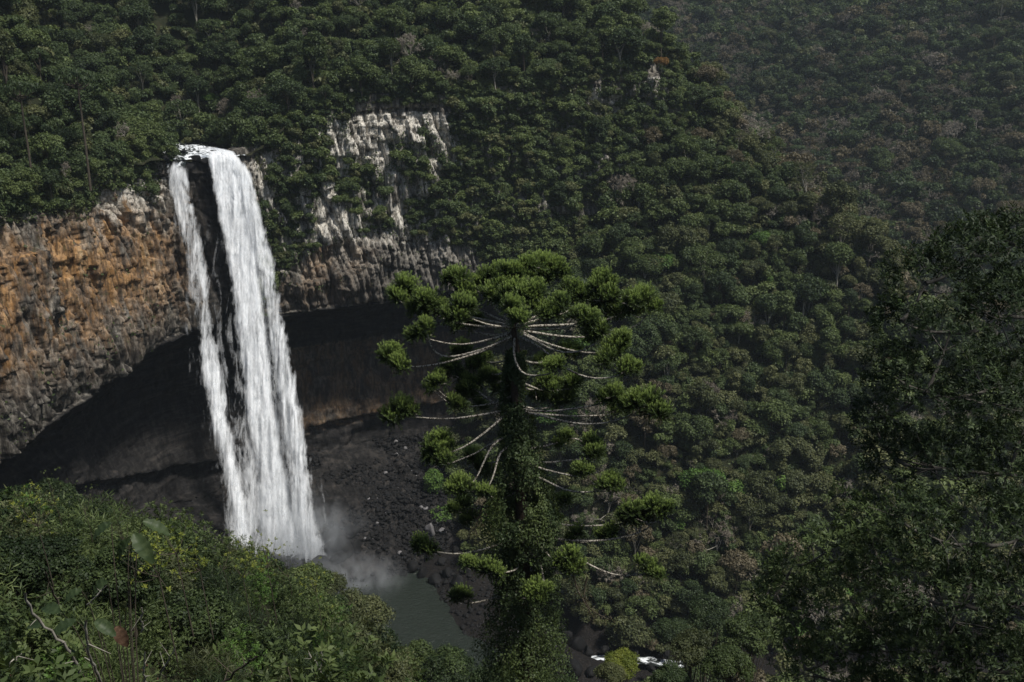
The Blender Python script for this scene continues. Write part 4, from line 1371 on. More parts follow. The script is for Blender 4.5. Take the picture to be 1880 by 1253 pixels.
# far araucarias on the opposite hill and two tall ones above the orange cliff
AR = [(1452, 120, 620, 0), (1478, 115, 625, 1), (1500, 118, 640, 2), (1428, 122, 640, 1), (1405, 126, 660, 0), (1575, 165, 600, 2), (1600, 170, 590, 0), (1625, 175, 605, 1), (1545, 195, 585, 1), (1480, 200, 600, 2), (1700, 150, 640, 0), (1520, 180, 600, 0)]
for (px, py, Y_, k) in AR:
    q = P(px, py, Y_)
    gz_ = h_far(np.array([q[0]]), np.array([q[1]]))[0]
    root = thing("araucaria", None, "tree", (q[0], q[1], gz_), rng.uniform(0, 6), "araucarias on the far hillside", rng.uniform(0.95, 1.25))
    link("trunk", UMB[k]["trunk"], root)
    link("crown", UMB[k]["crown"], root)
    a_, b_, _c = project(np.array([[q[0], q[1], gz_ + 13]]))
    LABELS.append((root, a_[0], b_[0], "dark flat topped", "araucaria", "high"))
for (px, py, Y_, k, s_, lab) in [(148, 200, 262, 0, 1.9, "tall dark araucaria with a bare grey pole trunk above the orange cliff"), (45, 230, 250, 1, 1.8, "shadowy tall araucaria nearest the photo's upper left corner")]:
    q = P(px, py, Y_)
    dd_, ii_ = signed([q[0]], [q[1]])
    gz_ = h_up(np.array([q[0]]), np.array([q[1]]), dd_, ii_)[0]
    root = thing("araucaria", lab, "tree", (q[0], q[1], gz_), rng.uniform(0, 6), "tall araucarias above the orange cliff", (s_ * .55, s_ * .55, s_))
    link("trunk", UMB[k]["trunk"], root)
    link("crown", UMB[k]["crown"], root)

# ---------------------------------------------------------------- undergrowth over the slopes
N_U = 90000
x = rng.uniform(-30, 190, N_U); y = rng.uniform(215, 430, N_U)
d, idx = signed(x, y)
h = h_in(x, y)
ok = (d < 4) & (h > -168) & (face_z(x, y) > -167)
p1 = np.stack([x, y, h + rng.uniform(0, 1.0, N_U)], -1)[ok]
x = rng.uniform(-200, 90, N_U); y = rng.uniform(150, 430, N_U)
d, idx = signed(x, y)
u = ((x + 89) * 0.80 + (y - 303) * 0.60) * 0.75
ok = (d > _C[idx, 4] - 3) & (np.abs(u) > 9) & (d < 70)
p2 = np.stack([x, y, np.where(d > _C[idx, 4], h_up(x, y, d, idx), _C[idx, 3]) + rng.uniform(0, 0.9, N_U)], -1)[ok]
kk = rng.integers(0, len(sI), 90000)
p3 = CV[sI[kk], vI[kk]]
ax, ay, _a = project(p3)
okc = ~rock_mask(ax, ay) & ~((ax > 290) & (ax < 470) & (ay > 270))
rk2 = fbm(p3[:, 0] * .25, p3[:, 1] * .25, p3[:, 2] * .25, 3, 131) > (0.42 if False else 0.30)
okc |= rk2 & ~((ax > 290) & (ax < 470)) & (rng.random(len(p3)) < 0.22)
p3 = p3[okc] + rng.normal(0, 0.35, (okc.sum(), 3)) + np.array([0.1, -0.5, 0.1])
pu = np.concatenate([p1, p2, p3])
v, f = cards(pu, rng.normal(size=pu.shape) * .7 + np.array([0, -0.35, 0.7]), rng.uniform(0.5, 1.1, len(pu)), rng.uniform(0.35, 0.7, len(pu)), rng, 0.2)
tn = np.clip(0.45 + 0.5 * fbm(pu[:, 0] * .08, pu[:, 1] * .08, pu[:, 2] * .08, 3, 133) + rng.normal(0, .14, len(pu)), 0, 1)
mi = (fbm(pu[:, 0] * .05, pu[:, 1] * .05, pu[:, 2] * .05, 2, 137) > 0.25).astype(int) * 2
mi = np.where((mi == 0) & (rng.random(len(pu)) < 0.5), 1, mi)
o = link("undergrowth", mesh_np("undergrowth", v, f, [M["leaf_green"], M["leaf_deep"], M["leaf_olive"]], tn, mi))
tag(o, "tangled green undergrowth over the gorge slopes and cliff ledges", None, None, "stuff")
print("TREES", NT_, "visible", (vis > 0).sum(), "indiv min vis", score[indiv[-1]], "faces", len(fs.v), sum(len(a) for a in fs.v) // 4, sum(len(a) for a in ff.v) // 4)
# ================================================================== the araucaria in the middle of the view
def needle_tuft(seed, n=170):
    """brush of rope-like shoots round the end of a branch; z is up, the branch comes in along -x"""
    r = np.random.default_rng(seed)
    V, Fc, T, k0 = [], [], [], 0
    s = Soup()
    hubs = np.array([(0.12, 0, 0.05), (0.0, 0.14, 0.0), (0.0, -0.14, 0.0), (-0.18, 0.1, 0.0), (-0.18, -0.1, -0.02), (0.05, 0.03, 0.12), (-0.36, 0.0, -0.02), (0.12, -0.15, 0), (0.12, 0.15, 0), (-0.55, 0.04, -0.03)])
    hubs = hubs + r.normal(0, 0.05, hubs.shape)
    for h in hubs[:8]:
        s.add(*tube(bez((-0.7, 0, -0.08), (-0.35, h[1] * .4, -0.16), h, 5), np.linspace(0.03, 0.015, 5), 4), tone=0.1, mi=1)
    for i in range(n):
        h = hubs[r.integers(len(hubs))]
        d = unit(r.normal(size=3) * np.array([1, 1, 0.85]) + np.array([0.15, 0, 0.5]))
        ln = r.uniform(0.34, 0.62) * (0.85 if d[2] < 0 else 1.0)
        e1 = h + d * ln * 0.6
        up = np.array([0, 0, 0.55 if d[2] > -0.2 else 0.25])
        e2 = e1 + unit(d + up) * ln * 0.45
        pts = bez(h, e1, e2, 10)
        tn = unit(np.gradient(pts, axis=0))
        for q in range(1, 10):
            m = 5
            a = r.uniform(0, 6.28) + np.arange(m) * (6.283 / m)
            ref = unit(np.cross(tn[q], np.array([0.3, 0.2, 0.93])))
            ref2 = np.cross(tn[q], ref)
            rad = ref[None] * np.cos(a)[:, None] + ref2[None] * np.sin(a)[:, None]
            dirs = unit(tn[q] * 0.95 + rad * 0.62)
            L = 0.115
            b0 = pts[q] + rad * 0.008
            sd_ = np.cross(dirs, rad)
            v = np.stack([b0, b0 + dirs * L * .45 - sd_ * 0.014, b0 + dirs * L, b0 + dirs * L * .45 + sd_ * 0.014], 1)
            V.append(v.reshape(-1, 3))
            T.append(np.full(m, np.clip(0.05 + 1.05 * (q / 9.0) ** 2 * (0.25 + 0.85 * max(0, d[2])) + r.normal(0, .07), 0, 1)))  # fresh tips paler; upward shoots painted lighter as if lit from above
    V = np.concatenate(V)
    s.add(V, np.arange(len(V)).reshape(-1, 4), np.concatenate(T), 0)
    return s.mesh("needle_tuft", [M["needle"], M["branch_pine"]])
TUFT = [needle_tuft(900 + k) for k in range(6)]

AY = 45.0
PXM = F / AY
base = P(968, 1253, AY)
gz_ = float(near_z(np.array([base[0]]), np.array([AY]))[0])
pine_pos = np.array([base[0], AY, gz_])
pine = thing("araucaria", "tall araucaria with upturned brush tipped branches standing alone before the gorge", "tree", tuple(pine_pos))
tp = [P(945, 585, AY), P(946, 650, AY), P(949, 740, AY), P(953, 850, AY), P(958, 960, AY), P(963, 1080, AY), P(968, 1253, AY), np.array([base[0] + 0.1, AY, gz_ - 0.6])]
tp = np.array(tp[::-1])
tt = np.linspace(0, len(tp) - 1, 40)
tp2 = np.stack([np.interp(tt, np.arange(len(tp)), tp[:, j]) for j in range(3)], -1)
tp2[:, 0] += 0.05 * np.sin(np.arange(40) * 0.8)
s = Soup()
s.add(*tube(tp2 - pine_pos, np.interp(tt, [0, 1, 3, 5, 6, 7], [0.48, 0.42, 0.33, 0.24, 0.18, 0.10]), 12))
link("trunk", s.mesh("trunk", [M["bark_pine"]], True), pine)

BR = [  # photo polyline from the trunk outwards, depth of the tip relative to the trunk, tufts (x, y, size m)
    ([(945, 615), (901, 638), (817, 661), (794, 654), (786, 628), (784, 592)], -1.4, [(781, 596, .75)]),
    ([(945, 616), (898, 643), (801, 671), (735, 677)], -0.8, [(712, 652, 1.15), (722, 640, .8)]),
    ([(938, 611), (911, 617), (862, 609)], 1.2, [(848, 588, 1.0), (868, 586, .8)]),
    ([(938, 614), (858, 634), (811, 631), (790, 622)], 0.4, [(773, 606, 1.0)]),
    ([(945, 618), (942, 655), (958, 690), (1003, 690)], -2.4, [(1022, 668, .85)]),
    ([(955, 611), (1015, 644), (1048, 650), (1082, 641)], -1.8, [(1102, 608, 1.0), (1090, 618, .7)]),
    ([(955, 608), (992, 628), (1062, 648), (1099, 648)], -1.0, [(1133, 640, 1.25), (1142, 625, .9)]),
    ([(955, 618), (1000, 642), (1036, 678), (1086, 698), (1128, 694)], -2.2, [(1150, 672, .9)]),
    ([(952, 606), (1050, 622), (1132, 614), (1173, 601), (1203, 572)], 0.6, [(1180, 548, 1.15), (1190, 556, .8), (1160, 565, .8)]),
    ([(950, 600), (1060, 596), (1120, 588), (1160, 572)], 1.4, [(1118, 545, 1.2), (1130, 570, .9)]),
    ([(940, 602), (880, 600), (824, 591), (791, 574)], 0.8, [(779, 550, 1.3), (805, 566, .9)]),
    ([(940, 598), (850, 580), (780, 556), (760, 545)], 1.8, [(744, 527, 1.15), (722, 536, .7)]),
    ([(942, 596), (890, 575), (850, 548)], 1.5, [(838, 508, 1.05), (850, 530, 1.0)]),
    ([(942, 595), (910, 570), (895, 545)], 2.2, [(890, 508, 1.0), (912, 500, .95), (872, 520, .8)]),
    ([(944, 592), (925, 560), (915, 535)], 0.6, [(899, 538, 1.05), (920, 522, .9)]),
    ([(945, 590), (945, 560), (945, 540)], 0.2, [(945, 528, 1.05)]),
    ([(946, 590), (970, 560), (990, 530)], 2.4, [(993, 489, 1.2), (1018, 492, 1.0), (1003, 509, 1.0)]),
    ([(946, 592), (965, 570), (978, 555)], -0.8, [(982, 535, 1.15), (972, 548, .9)]),
    ([(944, 600), (941, 592), (938, 585)], -2.6, [(938, 564, 1.1)]),
    ([(943, 602), (900, 598), (862, 585)], -1.8, [(846, 562, 1.1), (840, 580, 1.0)]),
    ([(946, 596), (1000, 575), (1040, 552)], 1.6, [(1049, 526, 1.1), (1064, 540, .9)]),
    ([(947, 600), (995, 592), (1020, 580)], -1.6, [(1029, 558, 1.1), (1010, 566, .8)]),
    ([(947, 598), (1040, 575), (1095, 540)], 2.0, [(1108, 510, 1.0), (1118, 520, .9)]),
    ([(950, 604), (1020, 606), (1055, 598)], -2.0, [(1066, 577, 1.0), (1080, 588, .8)]),
    ([(955, 752), (1005, 757), (1092, 745), (1115, 738)], -0.6, [(1130, 722, 1.1), (1112, 728, .9)]),
    ([(955, 753), (1052, 779), (1112, 780), (1173, 757)], -1.2, [(1190, 737, 1.3), (1165, 735, 1.1), (1205, 745, .8)]),
    ([(955, 758), (1052, 765), (1104, 763)], 0.8, [(1135, 748, .9)]),
    ([(945, 752), (881, 762), (838, 770), (784, 769), (757, 764)], -0.5, [(733, 752, 1.25), (742, 742, .8)]),
    ([(945, 725), (905, 742), (854, 748)], 0.9, [(832, 738, .8), (800, 700, .9)]),
    ([(940, 748), (918, 772), (864, 815), (828, 833)], -1.5, [(795, 822, 1.25), (808, 805, .9), (785, 838, .8)]),
    ([(945, 795), (900, 815), (881, 830), (836, 848)], 0.4, [(815, 842, .9)]),
    ([(945, 795), (905, 812), (895, 833), (873, 884)], -1.6, [(848, 892, 1.0), (838, 884, .8)]),
    ([(948, 812), (916, 830), (912, 850), (905, 880)], -2.0, [(885, 900, .8)]),
    ([(958, 985), (888, 1010), (834, 1020), (788, 1010)], -0.4, [(770, 997, 1.05), (765, 1005, .7)]),
    ([(962, 1015), (950, 1047), (919, 1053)], -2.0, [(895, 1042, 1.0), (858, 1032, .9)]),
    ([(968, 985), (994, 1004), (1020, 1036)], -1.6, [(1046, 1022, 1.1), (1060, 1038, .9)]),
    ([(968, 985), (1062, 1025), (1106, 1051), (1143, 1061), (1176, 1055)], -1.2, [(1195, 1040, 1.0), (1180, 1030, .7)]),
    ([(965, 958), (1076, 967), (1131, 963)], 0.7, [(1150, 948, .9)]),
    ([(968, 980), (1072, 999), (1106, 988)], 0.4, [(1122, 975, .85), (1060, 975, .8)]),
    ([(970, 985), (1080, 996), (1147, 988), (1188, 976), (1218, 952)], -0.5, [(1200, 925, 1.1), (1164, 938, 1.0), (1180, 945, .9), (1225, 930, .7)]),
    ([(960, 848), (1000, 863), (1041, 872)], -1.4, [(1066, 862, .8)]),
    ([(962, 862), (1007, 886), (1048, 905), (1100, 903)], -1.4, [(1118, 888, 1.0), (1125, 876, .7)]),
    ([(960, 850), (1007, 850), (1077, 842)], 0.9, [(1095, 830, .9), (1070, 862, .8)]),
    ([(968, 1085), (900, 1100), (858, 1111), (838, 1104)], -0.8, [(846, 1090, .9)]),
    ([(968, 1010), (992, 1031), (1003, 1092)], -2.2, [(985, 1080, 1.0), (975, 1092, .8)]),
    ([(950, 830), (1020, 815), (1060, 800)], 1.6, [(1085, 812, .9), (1040, 800, .8)]),
    ([(945, 770), (880, 720), (840, 690)], 2.0, [(825, 672, .9), (845, 690, .8), (870, 700, .8)]),
    ([(945, 680), (905, 690), (880, 676)], 1.6, [(880, 660, .9)]),
    ([(950, 700), (1000, 720), (1040, 715)], 1.8, [(1050, 700, .9), (1020, 705, .8)]),
    ([(948, 690), (925, 700), (905, 705)], 1.4, [(893, 688, .95), (915, 712, .8)]),
    ([(948, 705), (970, 716), (990, 715)], 1.2, [(1002, 698, .9), (985, 722, .8)]),
    ([(948, 700), (900, 730), (875, 735)], 2.2, [(858, 716, .9), (880, 742, .7)]),
    ([(950, 745), (985, 752), (1010, 748)], 2.0, [(1025, 735, .9), (1045, 722, .8)]),
    ([(946, 660), (985, 668), (1030, 660)], 2.4, [(1045, 642, .9), (1000, 660, .8)]),
    ([(946, 660), (900, 668), (865, 655)], 2.6, [(850, 640, .9), (890, 655, .8)]),
    ([(950, 830), (910, 850), (885, 850)], 1.8, [(868, 838, .9), (900, 860, .8)]),
    ([(955, 880), (1000, 925), (1025, 930)], 1.6, [(1040, 915, .9), (1015, 940, .8)]),
    ([(946, 588), (938, 555), (930, 525)], 1.0, [(926, 497, 1.0), (950, 500, .9)]),
    ([(947, 588), (965, 545), (970, 510)], 1.4, [(970, 486, 1.05), (945, 515, .9)]),
    ([(956, 900), (900, 930), (870, 935)], 1.2, [(850, 920, 1.0), (865, 945, .8)]),
]
rp = np.random.default_rng(77)
def sm_line(pts, n):
    pts = np.asarray(pts, float)
    L = np.concatenate([[0], np.cumsum(np.linalg.norm(np.diff(pts, axis=0), axis=1))])
    t = np.linspace(0, L[-1], 60)
    c = np.stack([np.interp(t, L, pts[:, j]) for j in range(3)], -1)
    for _ in range(2):
        k = np.ones(13) / 13
        ext = np.concatenate([2 * c[0] - c[6:0:-1], c, 2 * c[-1] - c[-2:-8:-1]])
        c = np.stack([np.convolve(ext[:, j], k, "valid") for j in range(3)], -1)
    ii = np.linspace(0, 59, n).round().astype(int)
    return c[ii]
for pts, dy, tufts in BR:
    n = len(pts)
    L = np.concatenate([[0], np.cumsum([math.hypot(pts[i + 1][0] - pts[i][0], pts[i + 1][1] - pts[i][1]) for i in range(n - 1)])])
    w3 = [P(p[0], p[1], AY + dy * (L[i] / max(L[-1], 1)) ** 0.8) for i, p in enumerate(pts)]
    tip_in = P(tufts[0][0], tufts[0][1] + 14, AY + dy)
    w3 = w3 + [tip_in]
    c = sm_line(w3, 16)
    s = Soup()
    s.add(*tube(c - pine_pos, np.linspace(0.066, 0.030, 16), 7))
    ends = []
    for (tx, ty, ts) in tufts[1:]:
        e = P(tx, ty + 12, AY + dy + rp.uniform(-.5, .5))
        j = int(np.argmin(np.linalg.norm(c - e, axis=1) + np.linspace(2, 0, 16) * 0.15))
        j = max(4, min(13, j - 1))
        s.add(*tube(bez(c[j] - pine_pos, (c[j] * .4 + e * .6) - pine_pos + np.array([0, 0, -0.15]), e - pine_pos, 6), np.linspace(0.04, 0.02, 6), 5))
        ends.append(e)
    put = []
    for k, (tx, ty, ts) in enumerate(tufts):
        q0 = P(tx, ty + 2, AY + dy + (rp.uniform(-.3, .3) if k else 0))
        for m_ in range(2 if ts > 0.75 else 1):
            q = q0
            if m_:
                q = q0 + np.array([rp.uniform(.28, .5) * rp.choice([-1, 1]), rp.uniform(-.5, .3), rp.uniform(-.38, .05)]) * ts
                near_ = c[int(np.argmin(np.linalg.norm(c[:15] - q, axis=1) + np.linspace(.6, 0, 15)))]
                s.add(*tube(bez(near_ - pine_pos, (near_ + q) / 2 - pine_pos + np.array([0, 0, -.12]), q - pine_pos, 6), np.linspace(0.028, 0.016, 6), 5))
            elif k == 0:
                s.add(*tube(bez(c[-1] - pine_pos, (c[-1] + q) / 2 - pine_pos, q - pine_pos, 4), np.linspace(0.036, 0.02, 4), 5))
            put.append((q, ts * (0.86 if m_ == 0 else 0.68)))
    b = link("branch", s.mesh("branch", [M["branch_pine"]], True), pine)
    for q, sz_ in put:
        o = link("needle_tuft", TUFT[rp.integers(6)], b, tuple(q - pine_pos))
        dirx = q[0] - pine_pos[0]
        o.rotation_euler = (rp.uniform(-.3, .3), rp.uniform(-.35, .15), (0 if dirx > 0 else math.pi) + rp.uniform(-1.0, 1.0))
        q_ = sz_ * rp.uniform(.9, 1.12)
        o.scale = (q_, q_, q_ * 1.12)

# the climber that wraps its trunk
vr = np.random.default_rng(88)
NVN = 80000
pyv = vr.choice([0, 1], NVN, p=[0.35, 0.65])
pyv = np.where(pyv == 0, vr.uniform(645, 960, NVN), vr.uniform(900, 1330, NVN))
rad = np.interp(pyv, [660, 760, 820, 900, 960, 1020, 1080, 1150, 1253, 1330], [0.5, 0.95, 1.35, 1.75, 2.0, 1.7, 1.8, 2.4, 3.0, 3.2])
ang = vr.uniform(0, 2 * math.pi, NVN)
lump = 0.55 + 0.75 * (0.5 + 0.5 * fbm(np.cos(ang) * 1.3 + 5, np.sin(ang) * 1.3, pyv * 0.022, 3, 151)) + 0.25 * fbm(np.cos(ang) * 3, np.sin(ang) * 3, pyv * 0.07, 2, 153)
rr = rad * lump * np.sqrt(vr.uniform(0.05, 1.0, NVN))
cx0 = np.interp(pyv, [585, 740, 960, 1253, 1330], [945, 949, 958, 966, 968])
pc = np.stack([np.zeros(NVN)] * 3, -1)
dirs = np.stack([(cx0 - 940) / F, CP + (626.5 - pyv) / F * SP, -SP + (626.5 - pyv) / F * CP], -1)
pc = dirs * (AY / dirs[:, 1])[:, None]
outw = np.stack([np.cos(ang), np.sin(ang), np.zeros(NVN)], -1)
pc = pc + outw * rr[:, None]
hole = fbm(pc[:, 0] * 1.1, pc[:, 1] * 1.1, pc[:, 2] * 0.55, 3, 157) > -0.16
pc, outw = pc[hole], outw[hole]
v, f = cards(pc, outw + vr.normal(size=pc.shape) * .5 + np.array([0, 0, .35]), vr.uniform(0.09, 0.17, len(pc)), vr.uniform(0.06, 0.11, len(pc)), vr, 0.5)
tn = np.clip(0.40 + 0.45 * fbm(pc[:, 0] * .9, pc[:, 1] * .9, pc[:, 2] * .5, 3, 159) + vr.normal(0, .16, len(pc)), 0, 1)
mi = np.where(fbm(pc[:, 0] * .7 + 9, pc[:, 1] * .7, pc[:, 2] * .4, 2, 161) > 0.18, 1, 0)
mi = np.where(vr.random(len(pc)) < 0.03, 2, mi)
vine_me = mesh_np("climbing_vine", v, f, [M["leaf_deep"], M["leaf_green"], M["leaf_olive"]], tn, mi)
tag(link("climbing_vine", vine_me), "leafy dark green climber wrapped round the lone araucaria's trunk", "vine")
for (pts, dy) in [([(1050, 1050), (1062, 1090), (1076, 1110), (1092, 1140)], -1.5), ([(1078, 1060), (1070, 1095), (1082, 1120), (1118, 1138)], -1.2), ([(885, 930), (878, 955), (868, 978)], -1.8)]:
    c = sm_line([P(a, b, AY + dy) for a, b in pts], 14)
    s = Soup()
    s.add(*tube(c, np.linspace(0.05, 0.02, 14), 5))
    k = vr.integers(2, 14, 130)
    pcs = c[k] + vr.normal(0, .16, (130, 3))
    vv, ff_ = cards(pcs, vr.normal(size=pcs.shape), 0.22, 0.035, vr, 1.2)
    s.add(vv, ff_, vr.uniform(0.1, 0.6, 130), 1)
    o = link("hanging_creeper", s.mesh("hanging_creeper", [M["bark"], M["leaf_brown"]]))
    tag(o, None, "creeper", "dry creepers hanging from the lone araucaria")
    LABELS.append((o, pts[1][0], pts[1][1], "dry brown hanging", "creeper", "pine"))
# ================================================================== near trees and shrubs
def sprays(c, axis, nl, L, W, r, spread=0.95, tonebase=0.4):
    """whorls of leaves at points c along axis"""
    n = len(c)
    axis = unit(axis)
    a1 = unit(np.cross(axis, unit(r.normal(size=(n, 3)))))
    a2 = np.cross(axis, a1)
    ph = r.uniform(0, 6.28, n)[:, None] + np.arange(nl)[None] * 2.4
    rad = a1[:, None] * np.cos(ph)[..., None] + a2[:, None] * np.sin(ph)[..., None]
    lift = r.uniform(-0.1, 1.3, (n, nl))[..., None]
    d = unit(axis[:, None] * lift + rad * spread + r.normal(0, .12, (n, nl, 3)))
    back = (np.arange(nl) / nl)[None, :, None] * L * 0.9
    b = c[:, None] - axis[:, None] * back
    LL = L * r.uniform(0.7, 1.25, (n, nl))
    cc_ = (b + d * LL[..., None] * 0.55).reshape(-1, 3)
    dd = d.reshape(-1, 3)
    nr = np.repeat(axis, nl, 0) + r.normal(0, .25, dd.shape)
    v, f = cards(cc_, nr - dd * np.sum(nr * dd, 1, keepdims=True), LL.ravel(), W * LL.ravel() / L, r, 0.0, 0.22, along=dd * 6)
    tone = np.clip(np.repeat(r.normal(tonebase, .16, n), nl) + np.tile((1 - np.arange(nl) / nl) * 0.28, n) + r.normal(0, .08, n * nl), 0, 1)
    return v, f, tone

def near_tree(name, label, lobes, root, seed, L=0.15, W=0.046, dens=34.0, mat="leaf_gloss_shaded", group=None, trunk_r=0.28, nl=8, cat="tree", bare=5):
    """lobes: photo x, y, depth, radius m"""
    r = np.random.default_rng(seed)
    root = np.asarray(root, float)
    t = thing(name, label, cat, tuple(root), 0, group)
    C_ = np.array([P(a, b, Y_) for a, b, Y_, _ in lobes]) - root
    R_ = np.array([q[3] for q in lobes])
    top = C_.mean(0)
    s = Soup()
    fork = top * np.array([0.8, 0.8, 0.62])
    tpts = bez((0, 0, -0.5), fork * np.array([0.3, 0.3, 0.6]), fork, 12)
    s.add(*tube(tpts, np.linspace(trunk_r, trunk_r * .6, 12), 9))
    link("trunk", s.mesh("trunk", [M["bark"]], True), t)
    vs, fs_, ts_, k0 = [], [], [], 0
    joined = [tpts[-1], tpts[-3]]
    for i in np.argsort(np.linalg.norm(C_ - tpts[-1], axis=1)):
        c, R = C_[i], R_[i]
        n = int(dens * 4 * math.pi * R * R * 0.62)
        d = unit(r.normal(size=(n, 3)))
        d[:, 2] = np.where((d[:, 2] < -0.3) & (r.random(n) < 0.6), -d[:, 2], d[:, 2])
        bumpy = 1 + 0.30 * fbm(d[:, 0] * 2.1 + i * 3, d[:, 1] * 2.1, d[:, 2] * 2.1, 3, seed)
        p = c + d * (R * bumpy * r.uniform(0.62, 1.06, n))[:, None]
        ins = np.zeros(n, bool)
        for j in range(len(C_)):
            if j != i:
                ins |= np.linalg.norm(p - C_[j], axis=1) < R_[j] * 0.62
        gap = fbm(p[:, 0] * 1.1, p[:, 1] * 1.1, p[:, 2] * 1.3, 3, seed + 3) > -0.17
        p, d = p[~ins & gap], d[~ins & gap]
        v, f, tn = sprays(p, d + np.array([0, 0, .55]) + r.normal(0, .35, p.shape), nl, L, W, r)
        vs.append(v); fs_.append(f + k0); ts_.append(tn); k0 += len(v)
        b = Soup()
        st = min(joined, key=lambda q_: np.linalg.norm(q_ - c) + 0.4 * max(0, q_[2] - c[2]))
        joined.append(c)
        main = bez(st, (st + c) / 2 + np.array([0, 0, -.25 * R]), c, 9)
        b.add(*tube(main, np.linspace(trunk_r * .24, 0.02, 9), 6))
        for _ in range(bare):
            e = c + unit(r.normal(size=3) + np.array([0, -.3, .3])) * R * r.uniform(0.75, 1.02)
            q = main[r.integers(5, 9)]
            b.add(*tube(bez(q, (q + e) / 2 + r.normal(0, .12, 3), e, 6), np.linspace(0.020, 0.006, 6) * (R / 1.2) ** .5, 4))
        link("branch", b.mesh("branch", [M["bark_grey"]], True), t)
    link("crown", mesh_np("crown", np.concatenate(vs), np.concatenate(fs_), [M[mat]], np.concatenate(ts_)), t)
    return t

def gnd(x, y):
    return float(near_z(np.array([x]), np.array([y]))[0])
def root_at(px, py, Y_):
    q = P(px, py, Y_)
    return (q[0], q[1], gnd(q[0], q[1]))

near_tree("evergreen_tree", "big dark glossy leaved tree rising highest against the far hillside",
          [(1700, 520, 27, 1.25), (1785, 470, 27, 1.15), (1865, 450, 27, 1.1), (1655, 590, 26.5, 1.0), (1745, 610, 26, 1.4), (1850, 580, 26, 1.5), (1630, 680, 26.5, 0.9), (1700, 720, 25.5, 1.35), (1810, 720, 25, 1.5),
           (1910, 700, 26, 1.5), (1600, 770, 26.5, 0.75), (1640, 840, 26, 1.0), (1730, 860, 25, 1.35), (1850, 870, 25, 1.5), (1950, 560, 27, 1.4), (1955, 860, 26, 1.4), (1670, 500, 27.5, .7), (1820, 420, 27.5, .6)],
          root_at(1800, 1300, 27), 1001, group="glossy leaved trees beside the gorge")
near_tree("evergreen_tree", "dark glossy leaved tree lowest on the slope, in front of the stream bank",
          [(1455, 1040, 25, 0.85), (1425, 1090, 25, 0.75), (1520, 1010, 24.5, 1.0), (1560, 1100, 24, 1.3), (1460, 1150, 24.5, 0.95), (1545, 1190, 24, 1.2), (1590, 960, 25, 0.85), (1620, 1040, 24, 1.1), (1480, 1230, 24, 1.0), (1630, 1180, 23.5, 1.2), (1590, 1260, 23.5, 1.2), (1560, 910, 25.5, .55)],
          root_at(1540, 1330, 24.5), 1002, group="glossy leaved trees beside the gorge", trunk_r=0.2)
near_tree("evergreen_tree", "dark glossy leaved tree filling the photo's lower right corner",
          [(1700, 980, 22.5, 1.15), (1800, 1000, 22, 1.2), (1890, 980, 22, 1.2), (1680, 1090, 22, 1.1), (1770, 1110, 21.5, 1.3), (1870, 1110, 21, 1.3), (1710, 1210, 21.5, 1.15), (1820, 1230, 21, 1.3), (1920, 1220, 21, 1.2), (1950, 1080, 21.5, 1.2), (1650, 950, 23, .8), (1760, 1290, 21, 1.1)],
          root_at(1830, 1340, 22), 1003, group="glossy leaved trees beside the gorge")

# ---------------------------------------------------------------- trees on the slope below the viewpoint
BROAD = []
for k in range(5):
    v, f, tn, c, lr = crown_leaves(3.6, 5.4, 22 + k, 9000, 0.27, 0.16, 1200 + k, lobe=(0.24, 0.42), up=0.4)
    order = np.argsort(c[:, 2])
    BROAD.append((v, f, tn, c[order]))
BMESH = {}
def slope_tree(px, py, Y_, R, k, mat_, label, nm="slope_tree", group="trees on the slope below the viewpoint", look=None, squash=1.0):
    c = P(px, py, Y_)
    g = gnd(c[0], c[1])
    if g > c[2] - 0.6 * R:
        g = c[2] - 0.6 * R
    t = thing(nm, label, "tree", (c[0], c[1], g), 0, group)
    v, f, tn, lc = BROAD[k]
    key = (k, mat_)
    if key not in BMESH:
        BMESH[key] = mesh_np("crown", v, f, [M[mat_]], tn)
    s_ = R / 3.6
    hc = c[2] - g
    a = rng.uniform(0, 6.28)
    o = link("crown", BMESH[key], t, (0, 0, hc - 2.7 * s_ * squash), a, (s_, s_, s_ * squash))
    ca, sa = math.cos(a), math.sin(a)
    Rm = np.array([[ca, sa, 0], [-sa, ca, 0], [0, 0, 1]])
    s = Soup()
    fork = np.array([0, 0, max(hc - 2.2 * s_, 0.3)])
    tpts = bez((0.3 * s_, 0, -0.8), (0.25 * s_, 0.1, fork[2] * .5), fork, 8)
    s.add(*tube(tpts, np.linspace(0.26 * s_, 0.15 * s_, 8), 7))
    for j in range(len(lc)):
        e = (lc[j] * np.array([1, 1, squash]) * s_) @ Rm + np.array([0, 0, hc - 2.7 * s_ * squash])
        st = tpts[7 - (j % 3)]
        s.add(*tube(bez(st, (st + e) / 2 + np.array([0, 0, -.3 * s_]), e, 5), np.linspace(0.09 * s_, 0.02 * s_, 5), 4))
    link("trunk", s.mesh("trunk", [M["bark"]], True), t)
    if label is None:
        LABELS.append((t, px, py, look or LOOK[mat_] + " leafy", "tree", "near"))
    return t
